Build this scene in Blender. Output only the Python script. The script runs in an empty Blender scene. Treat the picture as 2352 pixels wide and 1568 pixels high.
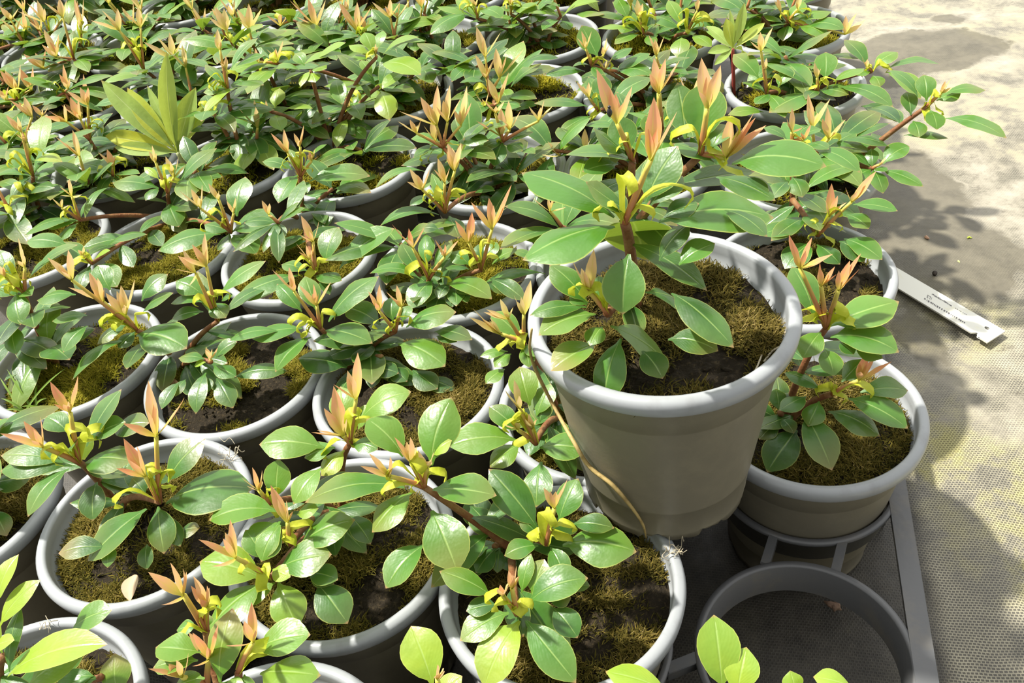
import bpy, math, random
import numpy as np
from mathutils import Matrix, Vector

# ------------------------------------------------------------------ camera, sky, sun, exposure
U = 0.07                                   # metres: outer radius of a pot rim (the unit R used below)
W, H = 2352, 1568
FPX, PITCH, ROLL, CAMH = 2014.785, 0.717236, -0.168127, 6.103414   # solved from the pot rims
PH = 1.91                                  # pot height in R
CAMZ = PH + CAMH
fw = np.array([0, math.cos(PITCH), -math.sin(PITCH)])
_rt = np.array([1.0, 0, 0]); _up = np.cross(_rt, fw)
RT = math.cos(ROLL) * _rt + math.sin(ROLL) * _up
UP = -math.sin(ROLL) * _rt + math.cos(ROLL) * _up
O = np.array([0, 0, CAMZ])
scene = bpy.context.scene
COL = scene.collection
cam = bpy.data.cameras.new('camera'); camo = bpy.data.objects.new('camera', cam); COL.objects.link(camo)
cam.sensor_width = 36.0; cam.sensor_fit = 'HORIZONTAL'; cam.lens = FPX / W * 36.0
cam.clip_start = 0.01; cam.clip_end = 100
M = Matrix.Identity(4)
for r in range(3):
    M[r][0] = RT[r]; M[r][1] = UP[r]; M[r][2] = -fw[r]; M[r][3] = O[r] * U
camo.matrix_world = M
scene.camera = camo

world = bpy.data.worlds.new('sky'); scene.world = world; world.use_nodes = True
wn = world.node_tree.nodes; wl = world.node_tree.links
wn.clear()
wo = wn.new('ShaderNodeOutputWorld'); wb = wn.new('ShaderNodeBackground')
wb.inputs['Strength'].default_value = 1.0
tc = wn.new('ShaderNodeTexCoord'); sx = wn.new('ShaderNodeSeparateXYZ'); cr = wn.new('ShaderNodeValToRGB')
wl.new(tc.outputs['Generated'], sx.inputs[0])
cr.color_ramp.elements[0].position = 0.0; cr.color_ramp.elements[0].color = (0.62, 0.62, 0.58, 1)
cr.color_ramp.elements[1].position = 0.55; cr.color_ramp.elements[1].color = (1.0, 1.0, 0.98, 1)
wl.new(sx.outputs['Z'], cr.inputs['Fac'])
mr = wn.new('ShaderNodeMapRange'); wl.new(sx.outputs['Y'], mr.inputs[0])
for _k, _q in ((1, -0.9), (2, 0.6), (3, 0.42), (4, 1.15)): mr.inputs[_k].default_value = _q
mm = wn.new('ShaderNodeMix'); mm.data_type = 'RGBA'; mm.blend_type = 'MULTIPLY'; mm.inputs[0].default_value = 1.0
wl.new(cr.outputs['Color'], mm.inputs[6]); wl.new(mr.outputs[0], mm.inputs[7])
wl.new(mm.outputs[2], wb.inputs['Color']); wl.new(wb.outputs[0], wo.inputs[0])

sun = bpy.data.lights.new('sun', 'SUN'); suno = bpy.data.objects.new('sun', sun); COL.objects.link(suno)
SUN_TO = Vector((-0.44, 0.20, 0.88)).normalized()
suno.rotation_euler = SUN_TO.to_track_quat('Z', 'Y').to_euler()
suno.location = (0, 0.5, 3)
sun.energy = 5.2; sun.angle = math.radians(2.5); sun.color = (1.0, 0.96, 0.86)
scene.view_settings.view_transform = 'Standard'; scene.view_settings.look = 'None'
scene.view_settings.gamma = 1.0; scene.view_settings.use_curve_mapping = False
scene.view_settings.exposure = 0.68
scene.cycles.max_bounces = 7; scene.cycles.diffuse_bounces = 3; scene.cycles.glossy_bounces = 2
scene.cycles.transmission_bounces = 4; scene.cycles.transparent_max_bounces = 6
scene.cycles.caustics_reflective = False; scene.cycles.caustics_refractive = False

rng = random.Random(7)
nr = np.random.default_rng(7)

# ------------------------------------------------------------------ pixels to places (all lengths in R)
def ray(px, py):
    d = fw + (px - W / 2) / FPX * RT - (py - H / 2) / FPX * UP
    return d / np.linalg.norm(d)
def at_z(px, py, z):
    d = ray(px, py); return O + d * ((z - CAMZ) / d[2])
def proj(P):
    d = np.asarray(P, float) - O
    z = d @ fw; return W / 2 + FPX * (d @ RT) / z, H / 2 - FPX * (d @ UP) / z, FPX / z
def near_axis(px, py, A):
    """point of the pixel's ray that passes nearest the vertical line through A"""
    d = ray(px, py); h = d[:2]; w = A[:2] - O[:2]
    return O + d * (w @ h / (h @ h))
def near_point(px, py, A):
    d = ray(px, py); return O + d * ((A - O) @ d)
def lean_tip(B, px, py, e_des, lmax):
    """tip of a leaf that starts at B and shows at the pixel, at a natural slope and length"""
    d = ray(px, py); t0 = (B - O) @ d
    t = t0 + np.linspace(-1.5, 1.5, 121)
    V = O + d * t[:, None] - B
    L = np.linalg.norm(V, axis=1) + 1e-9
    el = np.degrees(np.arcsin(np.clip(V[:, 2] / L, -1, 1)))
    c = ((el - e_des) / 25) ** 2 + (np.maximum(0, L - lmax) / 0.10) ** 2 + (np.maximum(0, 0.35 - L) / 0.2) ** 2
    if py < proj(B)[1] - 4:                     # a leaf that rises on screen leans back, not into the lens
        c = c + 3.0 * np.maximum(0, -(V[:, 1] / L) - .12)
    k = int(np.argmin(c)); return O + d * t[k]
FR = {'a': (1150, 50, 2.6133), 'b': (1150, 500, 1.96), 'c': (1500, 900, 2.347), 'd': (1700, 0, 1.96), 'e': (0, 800, 2.041),
      'f': (700, 800, 2.041), 'g': (0, 0, 1.96), 'h': (700, 0, 1.96), 'i': (0, 960, 3.1355), 'j': (560, 1060, 3.086),
      'k': (980, 1060, 3.087), 'l': (300, 640, 3.734), 'm': (680, 640, 3.1355), 'n': (480, 420, 4.356), 'o': (820, 420, 4.127),
      'p': (1640, 460, 2.177), 'q': (560, 200, 4.356), 'r': (880, 0, 3.919), 's': (1300, 0, 3.919), 't': (1600, 0, 2.8005),
      'u': (0, 500, 3.135), 'v': (0, 200, 4.356), 'w': (0, 0, 4.704), 'x': (480, 0, 4.704), 'A': (0, 1250, 4.931),
      'B': (340, 1260, 5.09), 'C': (1380, 1380, 3.794), 'D': (1560, 1100, 3.35), 'P': (0, 0, 1.0)}
def fpx(fr, s):
    if ':' in s: fr, s = s.split(':')
    x, y = s.split(','); ox, oy, k = FR[fr]
    return ox + float(x) / k, oy + float(y) / k
def unit(v): return v / (np.linalg.norm(v) + 1e-12)

# ------------------------------------------------------------------ mesh helpers
class MB:
    def __init__(s): s.v = []; s.f = []; s.uv = []; s.c = []; s.n = 0
    def grid(s, P, uv=None, col=None, close_u=False, flip=False):
        """P: (nv, nu, 3) sheet of points"""
        nv, nu = P.shape[:2]
        s.v.append(P.reshape(-1, 3))
        idx = np.arange(nv * nu).reshape(nv, nu) + s.n
        if close_u: idx = np.concatenate([idx, idx[:, :1]], 1)
        q = np.stack([idx[:-1, :-1], idx[:-1, 1:], idx[1:, 1:], idx[1:, :-1]], -1).reshape(-1, 4)
        if flip: q = q[:, ::-1]
        s.f.append(q)
        s.uv.append(np.zeros((nv * nu, 2)) if uv is None else uv.reshape(-1, 2))
        s.c.append(np.tile(np.array([0, 0, 0, 1.0] if col is None else col, float), (nv * nu, 1)))
        s.n += nv * nu
    def tube(s, pts, rad, n=7, col=None):
        pts = np.asarray(pts, float); rad = np.broadcast_to(np.asarray(rad, float), (len(pts),))
        T = np.gradient(pts, axis=0); T /= np.linalg.norm(T, axis=1)[:, None] + 1e-12
        ref = np.array([0.31, 0.17, 0.93]) if abs(T[0] @ np.array([0.31, 0.17, 0.93])) < 0.9 else np.array([1.0, 0, 0])
        a = np.cross(T, ref); a /= np.linalg.norm(a, axis=1)[:, None] + 1e-12; b = np.cross(T, a)
        th = np.linspace(0, 2 * np.pi, n, endpoint=False)
        P = pts[:, None] + rad[:, None, None] * (np.cos(th)[None, :, None] * a[:, None] + np.sin(th)[None, :, None] * b[:, None])
        uv = np.stack(np.meshgrid(np.linspace(0, 1, n), np.linspace(0, 1, len(pts))), -1)
        P = np.concatenate([np.repeat(pts[:1, None], n, 1), P, np.repeat(pts[-1:, None], n, 1)], 0)
        uv = np.concatenate([uv[:1], uv, uv[-1:]], 0)
        s.grid(P, uv, col, close_u=True)
    def lathe(s, prof, n=48, col=None, zfun=None):
        """prof: list of (r, z)"""
        th = np.linspace(0, 2 * np.pi, n, endpoint=False); pr = np.array(prof, float)
        P = np.stack([pr[:, :1] * np.cos(th), pr[:, :1] * np.sin(th), np.repeat(pr[:, 1:2], n, 1)], -1)
        if zfun is not None: P = zfun(P, th)
        uv = np.stack(np.meshgrid(np.linspace(0, 1, n), np.linspace(0, 1, len(pr))), -1)
        s.grid(P, uv, col, close_u=True)
    def mesh(s, name, mat):
        v = np.concatenate(s.v) * U; f = np.concatenate(s.f); uv = np.concatenate(s.uv); c = np.concatenate(s.c)
        me = bpy.data.meshes.new(name)
        me.vertices.add(len(v)); me.vertices.foreach_set('co', v.astype(np.float32).ravel())
        me.loops.add(f.size); me.loops.foreach_set('vertex_index', f.astype(np.int32).ravel())
        me.polygons.add(len(f)); me.polygons.foreach_set('loop_start', (np.arange(len(f)) * 4).astype(np.int32))
        me.polygons.foreach_set('loop_total', np.full(len(f), 4, np.int32))
        me.polygons.foreach_set('use_smooth', np.ones(len(f), bool))
        ul = me.uv_layers.new(name='UVMap'); ul.data.foreach_set('uv', uv[f.ravel()].astype(np.float32).ravel())
        ca = me.color_attributes.new('tint', 'FLOAT_COLOR', 'POINT'); ca.data.foreach_set('color', c.astype(np.float32).ravel())
        me.materials.append(mat); me.update(calc_edges=True); me.validate()
        return me
    def obj(s, name, mat, parent=None, loc=None):
        if not s.v: return None
        return put(name, s.mesh(name, mat), parent, loc)
def put(name, me, parent=None, loc=None, rz=0.0):
    o = bpy.data.objects.new(name, me); COL.objects.link(o)
    if parent is not None: o.parent = parent
    if loc is not None: o.location = [float(q) * U for q in loc]
    o.rotation_euler[2] = rz
    return o
def empty(name, loc, label, cat, group=None):
    o = bpy.data.objects.new(name, None); COL.objects.link(o)
    o.location = [float(q) * U for q in loc]; o.empty_display_size = 0.02
    tag(o, label, cat, group); return o
def tag(o, label, cat, group=None):
    o['label'] = label; o['category'] = cat
    if group: o['group'] = group
    return o
def bez(p0, p1, p2, n):
    t = np.linspace(0, 1, n)[:, None]
    return (1 - t) ** 2 * p0 + 2 * t * (1 - t) * p1 + t * t * p2
def catmull(pts, n):
    pts = np.asarray(pts, float); P = np.concatenate([[2 * pts[0] - pts[1]], pts, [2 * pts[-1] - pts[-2]]])
    out = []
    for k in range(len(pts) - 1):
        a, b, c, d = P[k:k + 4]
        t = np.linspace(0, 1, n, endpoint=False)[:, None]
        out.append(0.5 * ((2 * b) + (-a + c) * t + (2 * a - 5 * b + 4 * c - d) * t * t + (-a + 3 * b - 3 * c + d) * t ** 3))
    return np.concatenate(out + [pts[-1:]])

def blade(mb, C, width, prof, nref, fold=0.12, wave=0.0, nu=4, col=None, roll=0.0):
    """a leaf along the curve C; prof gives half width along it; nref: the side its upper face looks to"""
    n = len(C); T = np.gradient(C, axis=0); T /= np.linalg.norm(T, axis=1)[:, None] + 1e-12
    S = np.cross(T, nref); S /= np.linalg.norm(S, axis=1)[:, None] + 1e-9
    for k in range(1, n):
        if S[k] @ S[k - 1] < 0: S[k] = -S[k]
    N = np.cross(S, T)
    if roll:
        S, N = S * math.cos(roll) + N * math.sin(roll), N * math.cos(roll) - S * math.sin(roll)
    u = np.linspace(-1, 1, nu + 1); w = prof * width * 0.5
    ph = rng.random() * 6
    v = np.linspace(0, 1, n)
    lift = fold * (np.abs(u)[None] ** 1.4) * w[:, None]
    if wave: lift = lift + wave * w[:, None] * np.sin(v[:, None] * 11 + ph + (u[None] > 0) * 1.7) * np.abs(u)[None] ** 2
    P = C[:, None] + (u[None] * w[:, None])[..., None] * S[:, None] + lift[..., None] * N[:, None]
    uv = np.stack(np.meshgrid((u + 1) / 2, v), -1)
    mb.grid(P, uv, col)
NV = 11
_v = np.linspace(0, 1, NV)
def prof_leaf(sharp=0.8):
    p = np.sin(np.pi * np.clip(_v, 0, 1) ** 1.22) ** 0.73
    p = p * (0.92 + 0.16 * _v)
    p[0] = 0.07; p[1] = max(0.16, p[1] * 0.60); p[-1] = 0.0
    p[-2] *= sharp
    return p
PL = prof_leaf(0.86); PY = np.interp(_v, [0, .12, .3, .55, .8, 1], [.22, .42, .82, 1, .55, 0.0])
PB = np.interp(_v, [0, .2, .5, .8, 1], [.5, .8, 1, .8, .12])

def leaf(mb, B, T, width, arch=0.15, col=(0.4, 0, 0.5, 1), fold=None, roll=None, up=(0, 0, 1.0)):
    V = T - B; L = np.linalg.norm(V); dz = V / L
    up = np.array(up); n = up - (up @ dz) * dz
    if np.linalg.norm(n) < 0.15: n = unit(np.append(-V[:2], 0.0)) if np.linalg.norm(V[:2]) > 1e-6 else np.array([0, -1.0, 0])
    n = unit(n)
    side = np.cross(dz, n) * (rng.uniform(-.06, .06) * L)
    Cc = (B + T) / 2 + n * arch * L * 1.1 + side - dz * 0.04 * L
    C = bez(B, Cc, T, NV)
    blade(mb, C, width, PL, n, fold=rng.uniform(-.26, .16) if fold is None else fold, wave=rng.uniform(0, .07), col=col,
          roll=rng.uniform(-.2, .2) if roll is None else roll)
def bract(mb, B, A, col):
    out = A - B; h = np.array([out[0], out[1], 0]); h = unit(h) if np.linalg.norm(h) > .02 else unit(np.array([rng.uniform(-1, 1), rng.uniform(-1, .2), 0]))
    L = np.linalg.norm(out) + .1
    q = rng.uniform(.06, .12)
    pts = [B, B * .45 + A * .55 + np.array([0, 0, .07]), A, A + h * q - np.array([0, 0, q * .6]), A + h * q * .6 - np.array([0, 0, q * 1.5])]
    C0 = catmull(pts, 4); k = np.linspace(0, len(C0) - 1, NV); C = np.stack([np.interp(k, np.arange(len(C0)), C0[:, j]) for j in range(3)], 1)
    side = unit(np.cross(out, np.array([0, 0, 1.0])) + 1e-6)
    blade(mb, C, rng.uniform(.07, .105), PB, unit(np.array([0, 0, 1.0]) - .3 * h), fold=rng.uniform(-.5, .5), wave=.35, nu=4, col=col, roll=rng.uniform(-.6, .6))
def young(mb, B, T, width, col):
    V = T - B; L = np.linalg.norm(V); dz = V / L; up = np.array([0, 0, 1.0]); n = up - (up @ dz) * dz
    hz = np.append(-V[:2], 0.0)
    n = unit(n) if np.linalg.norm(n) > .2 else unit(hz + np.array([0, -.4, 0]))
    out = np.append(V[:2], 0.0)
    C = bez(B, (B + T) / 2 - n * .06 * L, T + n * .0, NV)
    blade(mb, C, width, PY, n, fold=rng.uniform(.15, .45), wave=.05, col=col, roll=rng.uniform(-.5, .5))

# ------------------------------------------------------------------ materials
def mat(name):
    m = bpy.data.materials.new(name); m.use_nodes = True; nt = m.node_tree; nt.nodes.clear()
    out = nt.nodes.new('ShaderNodeOutputMaterial'); return m, nt, out
class NT:
    def __init__(s, nt): s.nt = nt; s.n = nt.nodes; s.l = nt.links
    def __call__(s, typ, ins=None, **kw):
        nd = s.n.new(typ)
        for k, v in kw.items(): setattr(nd, k, v)
        for k, v in (ins or {}).items():
            if hasattr(v, 'is_linked') or hasattr(v, 'links'): s.l.new(v, nd.inputs[k])
            else: nd.inputs[k].default_value = v
        return nd
    def mix(s, fac, a, b, bt='MIX'):
        nd = s.n.new('ShaderNodeMix'); nd.data_type = 'RGBA'; nd.blend_type = bt
        for key, v in ((0, fac), (6, a), (7, b)):
            if hasattr(v, 'links'): s.l.new(v, nd.inputs[key])
            else: nd.inputs[key].default_value = v if key == 0 else (*v, 1) if len(v) == 3 else v
        return nd.outputs[2]
    def math(s, op, a, b=0.0, clamp=False):
        nd = s.n.new('ShaderNodeMath'); nd.operation = op; nd.use_clamp = clamp
        for k, v in ((0, a), (1, b)):
            if hasattr(v, 'links'): s.l.new(v, nd.inputs[k])
            else: nd.inputs[k].default_value = v
        return nd.outputs[0]
    def ramp(s, fac, stops):
        nd = s.n.new('ShaderNodeValToRGB'); e = nd.color_ramp.elements
        while len(e) > 1: e.remove(e[-1])
        e[0].position, e[0].color = stops[0][0], (*stops[0][1], 1)
        for p, c in stops[1:]:
            q = e.new(p); q.color = (*c, 1)
        s.l.new(fac, nd.inputs[0]); return nd.outputs[0]
    def maprange(s, v, a, b, c=0.0, d=1.0):
        nd = s.n.new('ShaderNodeMapRange'); s.l.new(v, nd.inputs[0])
        for k, q in ((1, a), (2, b), (3, c), (4, d)): nd.inputs[k].default_value = q
        return nd.outputs[0]
def leaf_material(name, dark, mid, lime, trans, rough, tmix=0.3, rib=(0.36, 0.50, 0.14), edge=(0.46, 0.48, 0.10), coat=0.0):
    m, nt, out = mat(name); N = NT(nt)
    at = N('ShaderNodeAttribute', attribute_name='tint'); sp = N('ShaderNodeSeparateColor'); N.l.new(at.outputs['Color'], sp.inputs[0])
    uv = N('ShaderNodeUVMap', uv_map='UVMap'); sv = N('ShaderNodeSeparateXYZ'); N.l.new(uv.outputs[0], sv.inputs[0])
    base = N.ramp(sp.outputs[0], [(0, dark), (.5, mid), (1, lime)])
    tcn = N('ShaderNodeTexCoord')
    no = N('ShaderNodeTexNoise', {'Vector': tcn.outputs['Object'], 'Scale': 60.0, 'Detail': 3.0})
    base = N.mix(N.maprange(no.outputs['Fac'], .35, .7, 0, .35), base, tuple(min(1, c * 1.7 + .01) for c in mid))
    pale = N.math('MULTIPLY', N.maprange(N.math('ADD', N.math('MULTIPLY', N.math('ABSOLUTE', N.math('SUBTRACT', sv.outputs['X'], .5)), .7), N.math('MULTIPLY', sv.outputs['Y'], .75)), .45, .95, 0, .30), sp.outputs[2])
    base = N.mix(pale, base, (0.26, 0.33, 0.10))
    # bronze on the outer half of some leaves, their own colour
    bz = N.math('MULTIPLY', sp.outputs[1], N.maprange(sv.outputs['Y'], .45, 1.0), True)
    base = N.mix(bz, base, (0.30, 0.19, 0.07))
    au = N.math('ABSOLUTE', N.math('SUBTRACT', sv.outputs['X'], .5))
    ribf = N.math('MULTIPLY', N.maprange(au, .008, .028, .50, 0), N.maprange(sv.outputs['Y'], .75, 1, 1, .2))
    base = N.mix(ribf, base, rib)
    base = N.mix(N.maprange(au, .47, .497, 0, .6), base, edge)
    tip = N.maprange(sv.outputs['Y'], .95, .99, 0, .7)
    base = N.mix(tip, base, (0.42, 0.20, 0.10))
    # side veins as a soft bump
    vv = N.math('SINE', N.math('MULTIPLY', N.math('ADD', N.math('MULTIPLY', au, -1.1), sv.outputs['Y']), 62.0))
    no2 = N('ShaderNodeTexNoise', {'Vector': tcn.outputs['Object'], 'Scale': 240.0, 'Detail': 2.0})
    hgt = N.math('ADD', N.math('MULTIPLY', vv, .025), N.math('ADD', no2.outputs['Fac'], N.maprange(au, 0, .05, 0, .9)))
    bp = N('ShaderNodeBump', {'Height': hgt, 'Strength': .22, 'Distance': .0012})
    bs = N('ShaderNodeBsdfPrincipled', {'Base Color': base, 'Roughness': rough + .12, 'Normal': bp.outputs[0], 'Specular IOR Level': .45, 'Coat Weight': coat, 'Coat Roughness': .20, 'Coat Normal': bp.outputs[0]})
    tr = N('ShaderNodeBsdfTranslucent', {'Color': N.mix(.55, base, trans), 'Normal': bp.outputs[0]})
    mx = N('ShaderNodeMixShader', {0: tmix, 1: bs.outputs[0], 2: tr.outputs[0]})
    N.l.new(mx.outputs[0], out.inputs[0]); return m
M_LEAF = leaf_material('glossy_leaf', (0.012, 0.050, 0.012), (0.050, 0.160, 0.013), (0.34, 0.45, 0.03), (0.46, 0.62, 0.05), .30, .26, coat=.38)
def young_material():
    m, nt, out = mat('young_leaf'); N = NT(nt)
    at = N('ShaderNodeAttribute', attribute_name='tint'); sp = N('ShaderNodeSeparateColor'); N.l.new(at.outputs['Color'], sp.inputs[0])
    uv = N('ShaderNodeUVMap', uv_map='UVMap'); sv = N('ShaderNodeSeparateXYZ'); N.l.new(uv.outputs[0], sv.inputs[0])
    tipc = N.ramp(sp.outputs[0], [(0, (0.78, 0.67, 0.28)), (.5, (0.82, 0.56, 0.29)), (1, (0.78, 0.33, 0.18))])
    base = N.mix(N.maprange(sv.outputs['Y'], .04, .62), (0.58, 0.58, 0.07), tipc)
    au = N.math('ABSOLUTE', N.math('SUBTRACT', sv.outputs['X'], .5))
    base = N.mix(N.maprange(au, .015, .06, .6, 0), base, (0.74, 0.58, 0.16))
    base = N.mix(N.maprange(au, .44, .49, 0, .6), base, (0.80, 0.62, 0.25))
    bs = N('ShaderNodeBsdfPrincipled', {'Base Color': base, 'Roughness': .55, 'Specular IOR Level': .3})
    tr = N('ShaderNodeBsdfTranslucent', {'Color': base})
    N.l.new(N('ShaderNodeMixShader', {0: .38, 1: bs.outputs[0], 2: tr.outputs[0]}).outputs[0], out.inputs[0]); return m
M_YOUNG = young_material()
def simple(name, col, rough=.5, spec=.5, noise=None, bump=None, trans=0.0):
    """noise: (scale, colour2, lo, hi); bump: (scale, strength)"""
    m, nt, out = mat(name); N = NT(nt); t = N('ShaderNodeTexCoord').outputs['Object']
    c = None
    if noise:
        n = N('ShaderNodeTexNoise', {'Vector': t, 'Scale': noise[0], 'Detail': 6.0, 'Roughness': .65})
        c = N.mix(N.maprange(n.outputs['Fac'], noise[2], noise[3]), col, noise[1])
    bs = N('ShaderNodeBsdfPrincipled', {'Base Color': c if c else (*col, 1), 'Roughness': rough, 'Specular IOR Level': spec})
    if bump:
        n = N('ShaderNodeTexNoise', {'Vector': t, 'Scale': bump[0], 'Detail': 5.0})
        b = N('ShaderNodeBump', {'Height': n.outputs['Fac'], 'Strength': bump[1], 'Distance': .002}); N.l.new(b.outputs[0], bs.inputs['Normal'])
    if trans:
        tr = N('ShaderNodeBsdfTranslucent', {'Color': c if c else (*col, 1)})
        N.l.new(N('ShaderNodeMixShader', {0: trans, 1: bs.outputs[0], 2: tr.outputs[0]}).outputs[0], out.inputs[0])
    else: N.l.new(bs.outputs[0], out.inputs[0])
    return m
M_BRACT = simple('yellow_bract', (0.50, 0.56, 0.03), .5, .4, (90, (0.66, 0.66, 0.08), .4, .7), (300, .2), .35)
M_STEM = simple('brown_stem', (0.19, 0.075, 0.030), .6, .3, (130, (0.27, 0.16, 0.06), .45, .7), (400, .4))
def shoot_material():
    m, nt, out = mat('young_stem'); N = NT(nt)
    sv = N('ShaderNodeSeparateXYZ', {0: N('ShaderNodeUVMap', uv_map='UVMap').outputs[0]})
    c = N.ramp(sv.outputs['Y'], [(0, (0.33, 0.10, 0.045)), (.45, (0.52, 0.24, 0.09)), (1, (0.58, 0.54, 0.09))])
    bs = N('ShaderNodeBsdfPrincipled', {'Base Color': c, 'Roughness': .55, 'Specular IOR Level': .35}); N.l.new(bs.outputs[0], out.inputs[0]); return m
M_SHOOT = shoot_material()
M_POT = simple('shaded_pot_plastic', (0.172, 0.155, 0.112), .45, .4, (55, (0.205, 0.185, 0.130), .45, .75), (600, .04))  # the rim's grey plastic, with wall shade and yellowish bounce put into the colour
M_RIM = simple('grey_rim_plastic', (0.30, 0.315, 0.33), .34, .5, (40, (0.22, 0.225, 0.23), .55, .8))
M_SOIL = simple('dark_potting_soil', (0.019, 0.014, 0.008), .9, .2, (420, (0.080, 0.058, 0.030), .52, .76), (520, 1.0))
def moss_material():
    m, nt, out = mat('moss'); N = NT(nt)
    at = N('ShaderNodeAttribute', attribute_name='tint'); sp = N('ShaderNodeSeparateColor'); N.l.new(at.outputs['Color'], sp.inputs[0])
    oi = N('ShaderNodeObjectInfo')
    c = N.ramp(sp.outputs[0], [(0, (0.030, 0.032, 0.006)), (.45, (0.105, 0.085, 0.015)), (.8, (0.21, 0.155, 0.035)), (1, (0.34, 0.26, 0.10))])
    c2 = N.ramp(sp.outputs[0], [(0, (0.11, 0.13, 0.008)), (.5, (0.30, 0.28, 0.012)), (1, (0.50, 0.42, 0.03))])
    c = N.mix(oi.outputs['Alpha'], c2, c)
    bs = N('ShaderNodeBsdfPrincipled', {'Base Color': c, 'Roughness': .8, 'Specular IOR Level': .15})
    tr = N('ShaderNodeBsdfTranslucent', {'Color': c})
    N.l.new(N('ShaderNodeMixShader', {0: .3, 1: bs.outputs[0], 2: tr.outputs[0]}).outputs[0], out.inputs[0]); return m
M_MOSS = moss_material()
M_TRAY = simple('dark_tray_plastic', (0.10, 0.102, 0.106), .36, .5, (35, (0.15, 0.135, 0.11), .5, .8), (200, .08))
M_STRAW = simple('dry_straw', (0.42, 0.31, 0.12), .6, .3, (200, (0.22, 0.15, 0.05), .45, .7))
M_ROOT = simple("pale_dry_root", (0.45, 0.40, 0.30), .7, .2, (200, (0.35, 0.29, 0.2), .45, .7))

def ground_material():
    m, nt, out = mat('woven_ground_cover'); N = NT(nt)
    t = N('ShaderNodeTexCoord').outputs['Object']
    mp = N('ShaderNodeMapping', {'Vector': t}); mp.inputs['Rotation'].default_value = (0, 0, math.radians(17.4))
    P = mp.outputs[0]; sx_ = N('ShaderNodeSeparateXYZ', {0: P})
    n1 = N('ShaderNodeTexNoise', {'Vector': t, 'Scale': 9.0, 'Detail': 6.0, 'Roughness': .6})
    n2 = N('ShaderNodeTexNoise', {'Vector': t, 'Scale': 22.0, 'Detail': 7.0, 'Roughness': .7})
    n3 = N('ShaderNodeTexNoise', {'Vector': t, 'Scale': 5.0, 'Detail': 3.0})
    nw = N('ShaderNodeTexNoise', {'Vector': t, 'Scale': 30.0, 'Detail': 2.0})
    wv = N.mix(.0035, P, nw.outputs['Color'], 'ADD')
    br = N('ShaderNodeTexBrick', {'Vector': wv, 'Scale': 1.0, 'Mortar Size': .00052, 'Mortar Smooth': .45, 'Brick Width': .0025, 'Row Height': .0021, 'Bias': 0.0})
    br.offset = .5
    film = N.math('MAXIMUM', N.maprange(n1.outputs['Fac'], .52, .66), N.math('MULTIPLY', N.maprange(sx_.outputs['Y'], .55, .85), N.maprange(n2.outputs['Fac'], .30, .5)))
    strand = N.ramp(n2.outputs['Fac'], [(.35, (0.19, 0.175, 0.13)), (.6, (0.37, 0.34, 0.25))])
    hole = N.ramp(n2.outputs['Fac'], [(.3, (0.045, 0.041, 0.035)), (.7, (0.115, 0.105, 0.08))])
    weave = N.mix(br.outputs['Fac'], hole, strand)
    silt = N.ramp(n2.outputs['Fac'], [(.3, (0.13, 0.115, 0.085)), (.5, (0.27, 0.245, 0.195)), (.7, (0.40, 0.37, 0.30))])
    c = N.mix(N.math('MULTIPLY', film, .85), weave, silt)
    alg = N.math('MULTIPLY', N.maprange(n3.outputs['Fac'], .43, .56), N.maprange(n2.outputs['Fac'], .44, .60))
    c = N.mix(N.math('MULTIPLY', alg, N.maprange(sx_.outputs['Y'], .5, .85, .68, .25)), c, N.mix(br.outputs['Fac'], (0.20, 0.18, 0.03), (0.40, 0.37, 0.06)))
    n4 = N('ShaderNodeTexNoise', {'Vector': t, 'Scale': 46.0, 'Detail': 6.0, 'Roughness': .75})
    c = N.mix(N.maprange(n4.outputs['Fac'], .60, .72, 0, .7), c, (0.055, 0.045, 0.03))
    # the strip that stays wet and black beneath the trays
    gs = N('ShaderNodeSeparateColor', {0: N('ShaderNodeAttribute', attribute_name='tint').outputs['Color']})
    stain_shadow_fac = N.maprange(N.math('ADD', gs.outputs[1], N.math('MULTIPLY', N.math('SUBTRACT', N.math('ADD', N.math('MULTIPLY', n2.outputs['Fac'], .5), N.math('MULTIPLY', n1.outputs['Fac'], .5)), .5), 3.2)), .35, .55, 0, .82)
    c = N.mix(stain_shadow_fac, c, N.ramp(n4.outputs['Fac'], [(.3, (0.060, 0.052, 0.034)), (.7, (0.125, 0.110, 0.075))]))  # wet stains and the plants' painted cast shadow share this dark tone
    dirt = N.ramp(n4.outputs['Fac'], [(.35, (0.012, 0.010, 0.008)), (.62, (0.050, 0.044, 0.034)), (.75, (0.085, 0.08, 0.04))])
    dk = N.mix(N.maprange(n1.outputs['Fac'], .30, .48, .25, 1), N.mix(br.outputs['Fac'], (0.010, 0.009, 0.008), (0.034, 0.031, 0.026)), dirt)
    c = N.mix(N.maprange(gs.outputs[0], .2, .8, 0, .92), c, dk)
    h = N.math('MULTIPLY', N.math('SUBTRACT', 1.0, film), br.outputs['Fac'])
    hb = N.math('ADD', h, N.math('MULTIPLY', n4.outputs['Fac'], .7))
    bp = N('ShaderNodeBump', {'Height': hb, 'Strength': .55, 'Distance': .0007})
    bs = N('ShaderNodeBsdfPrincipled', {'Base Color': c, 'Roughness': N.maprange(n2.outputs['Fac'], .3, .7, .38, .7), 'Specular IOR Level': .5, 'Normal': bp.outputs[0]})
    N.l.new(bs.outputs[0], out.inputs[0]); return m
M_GROUND = ground_material()

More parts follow.
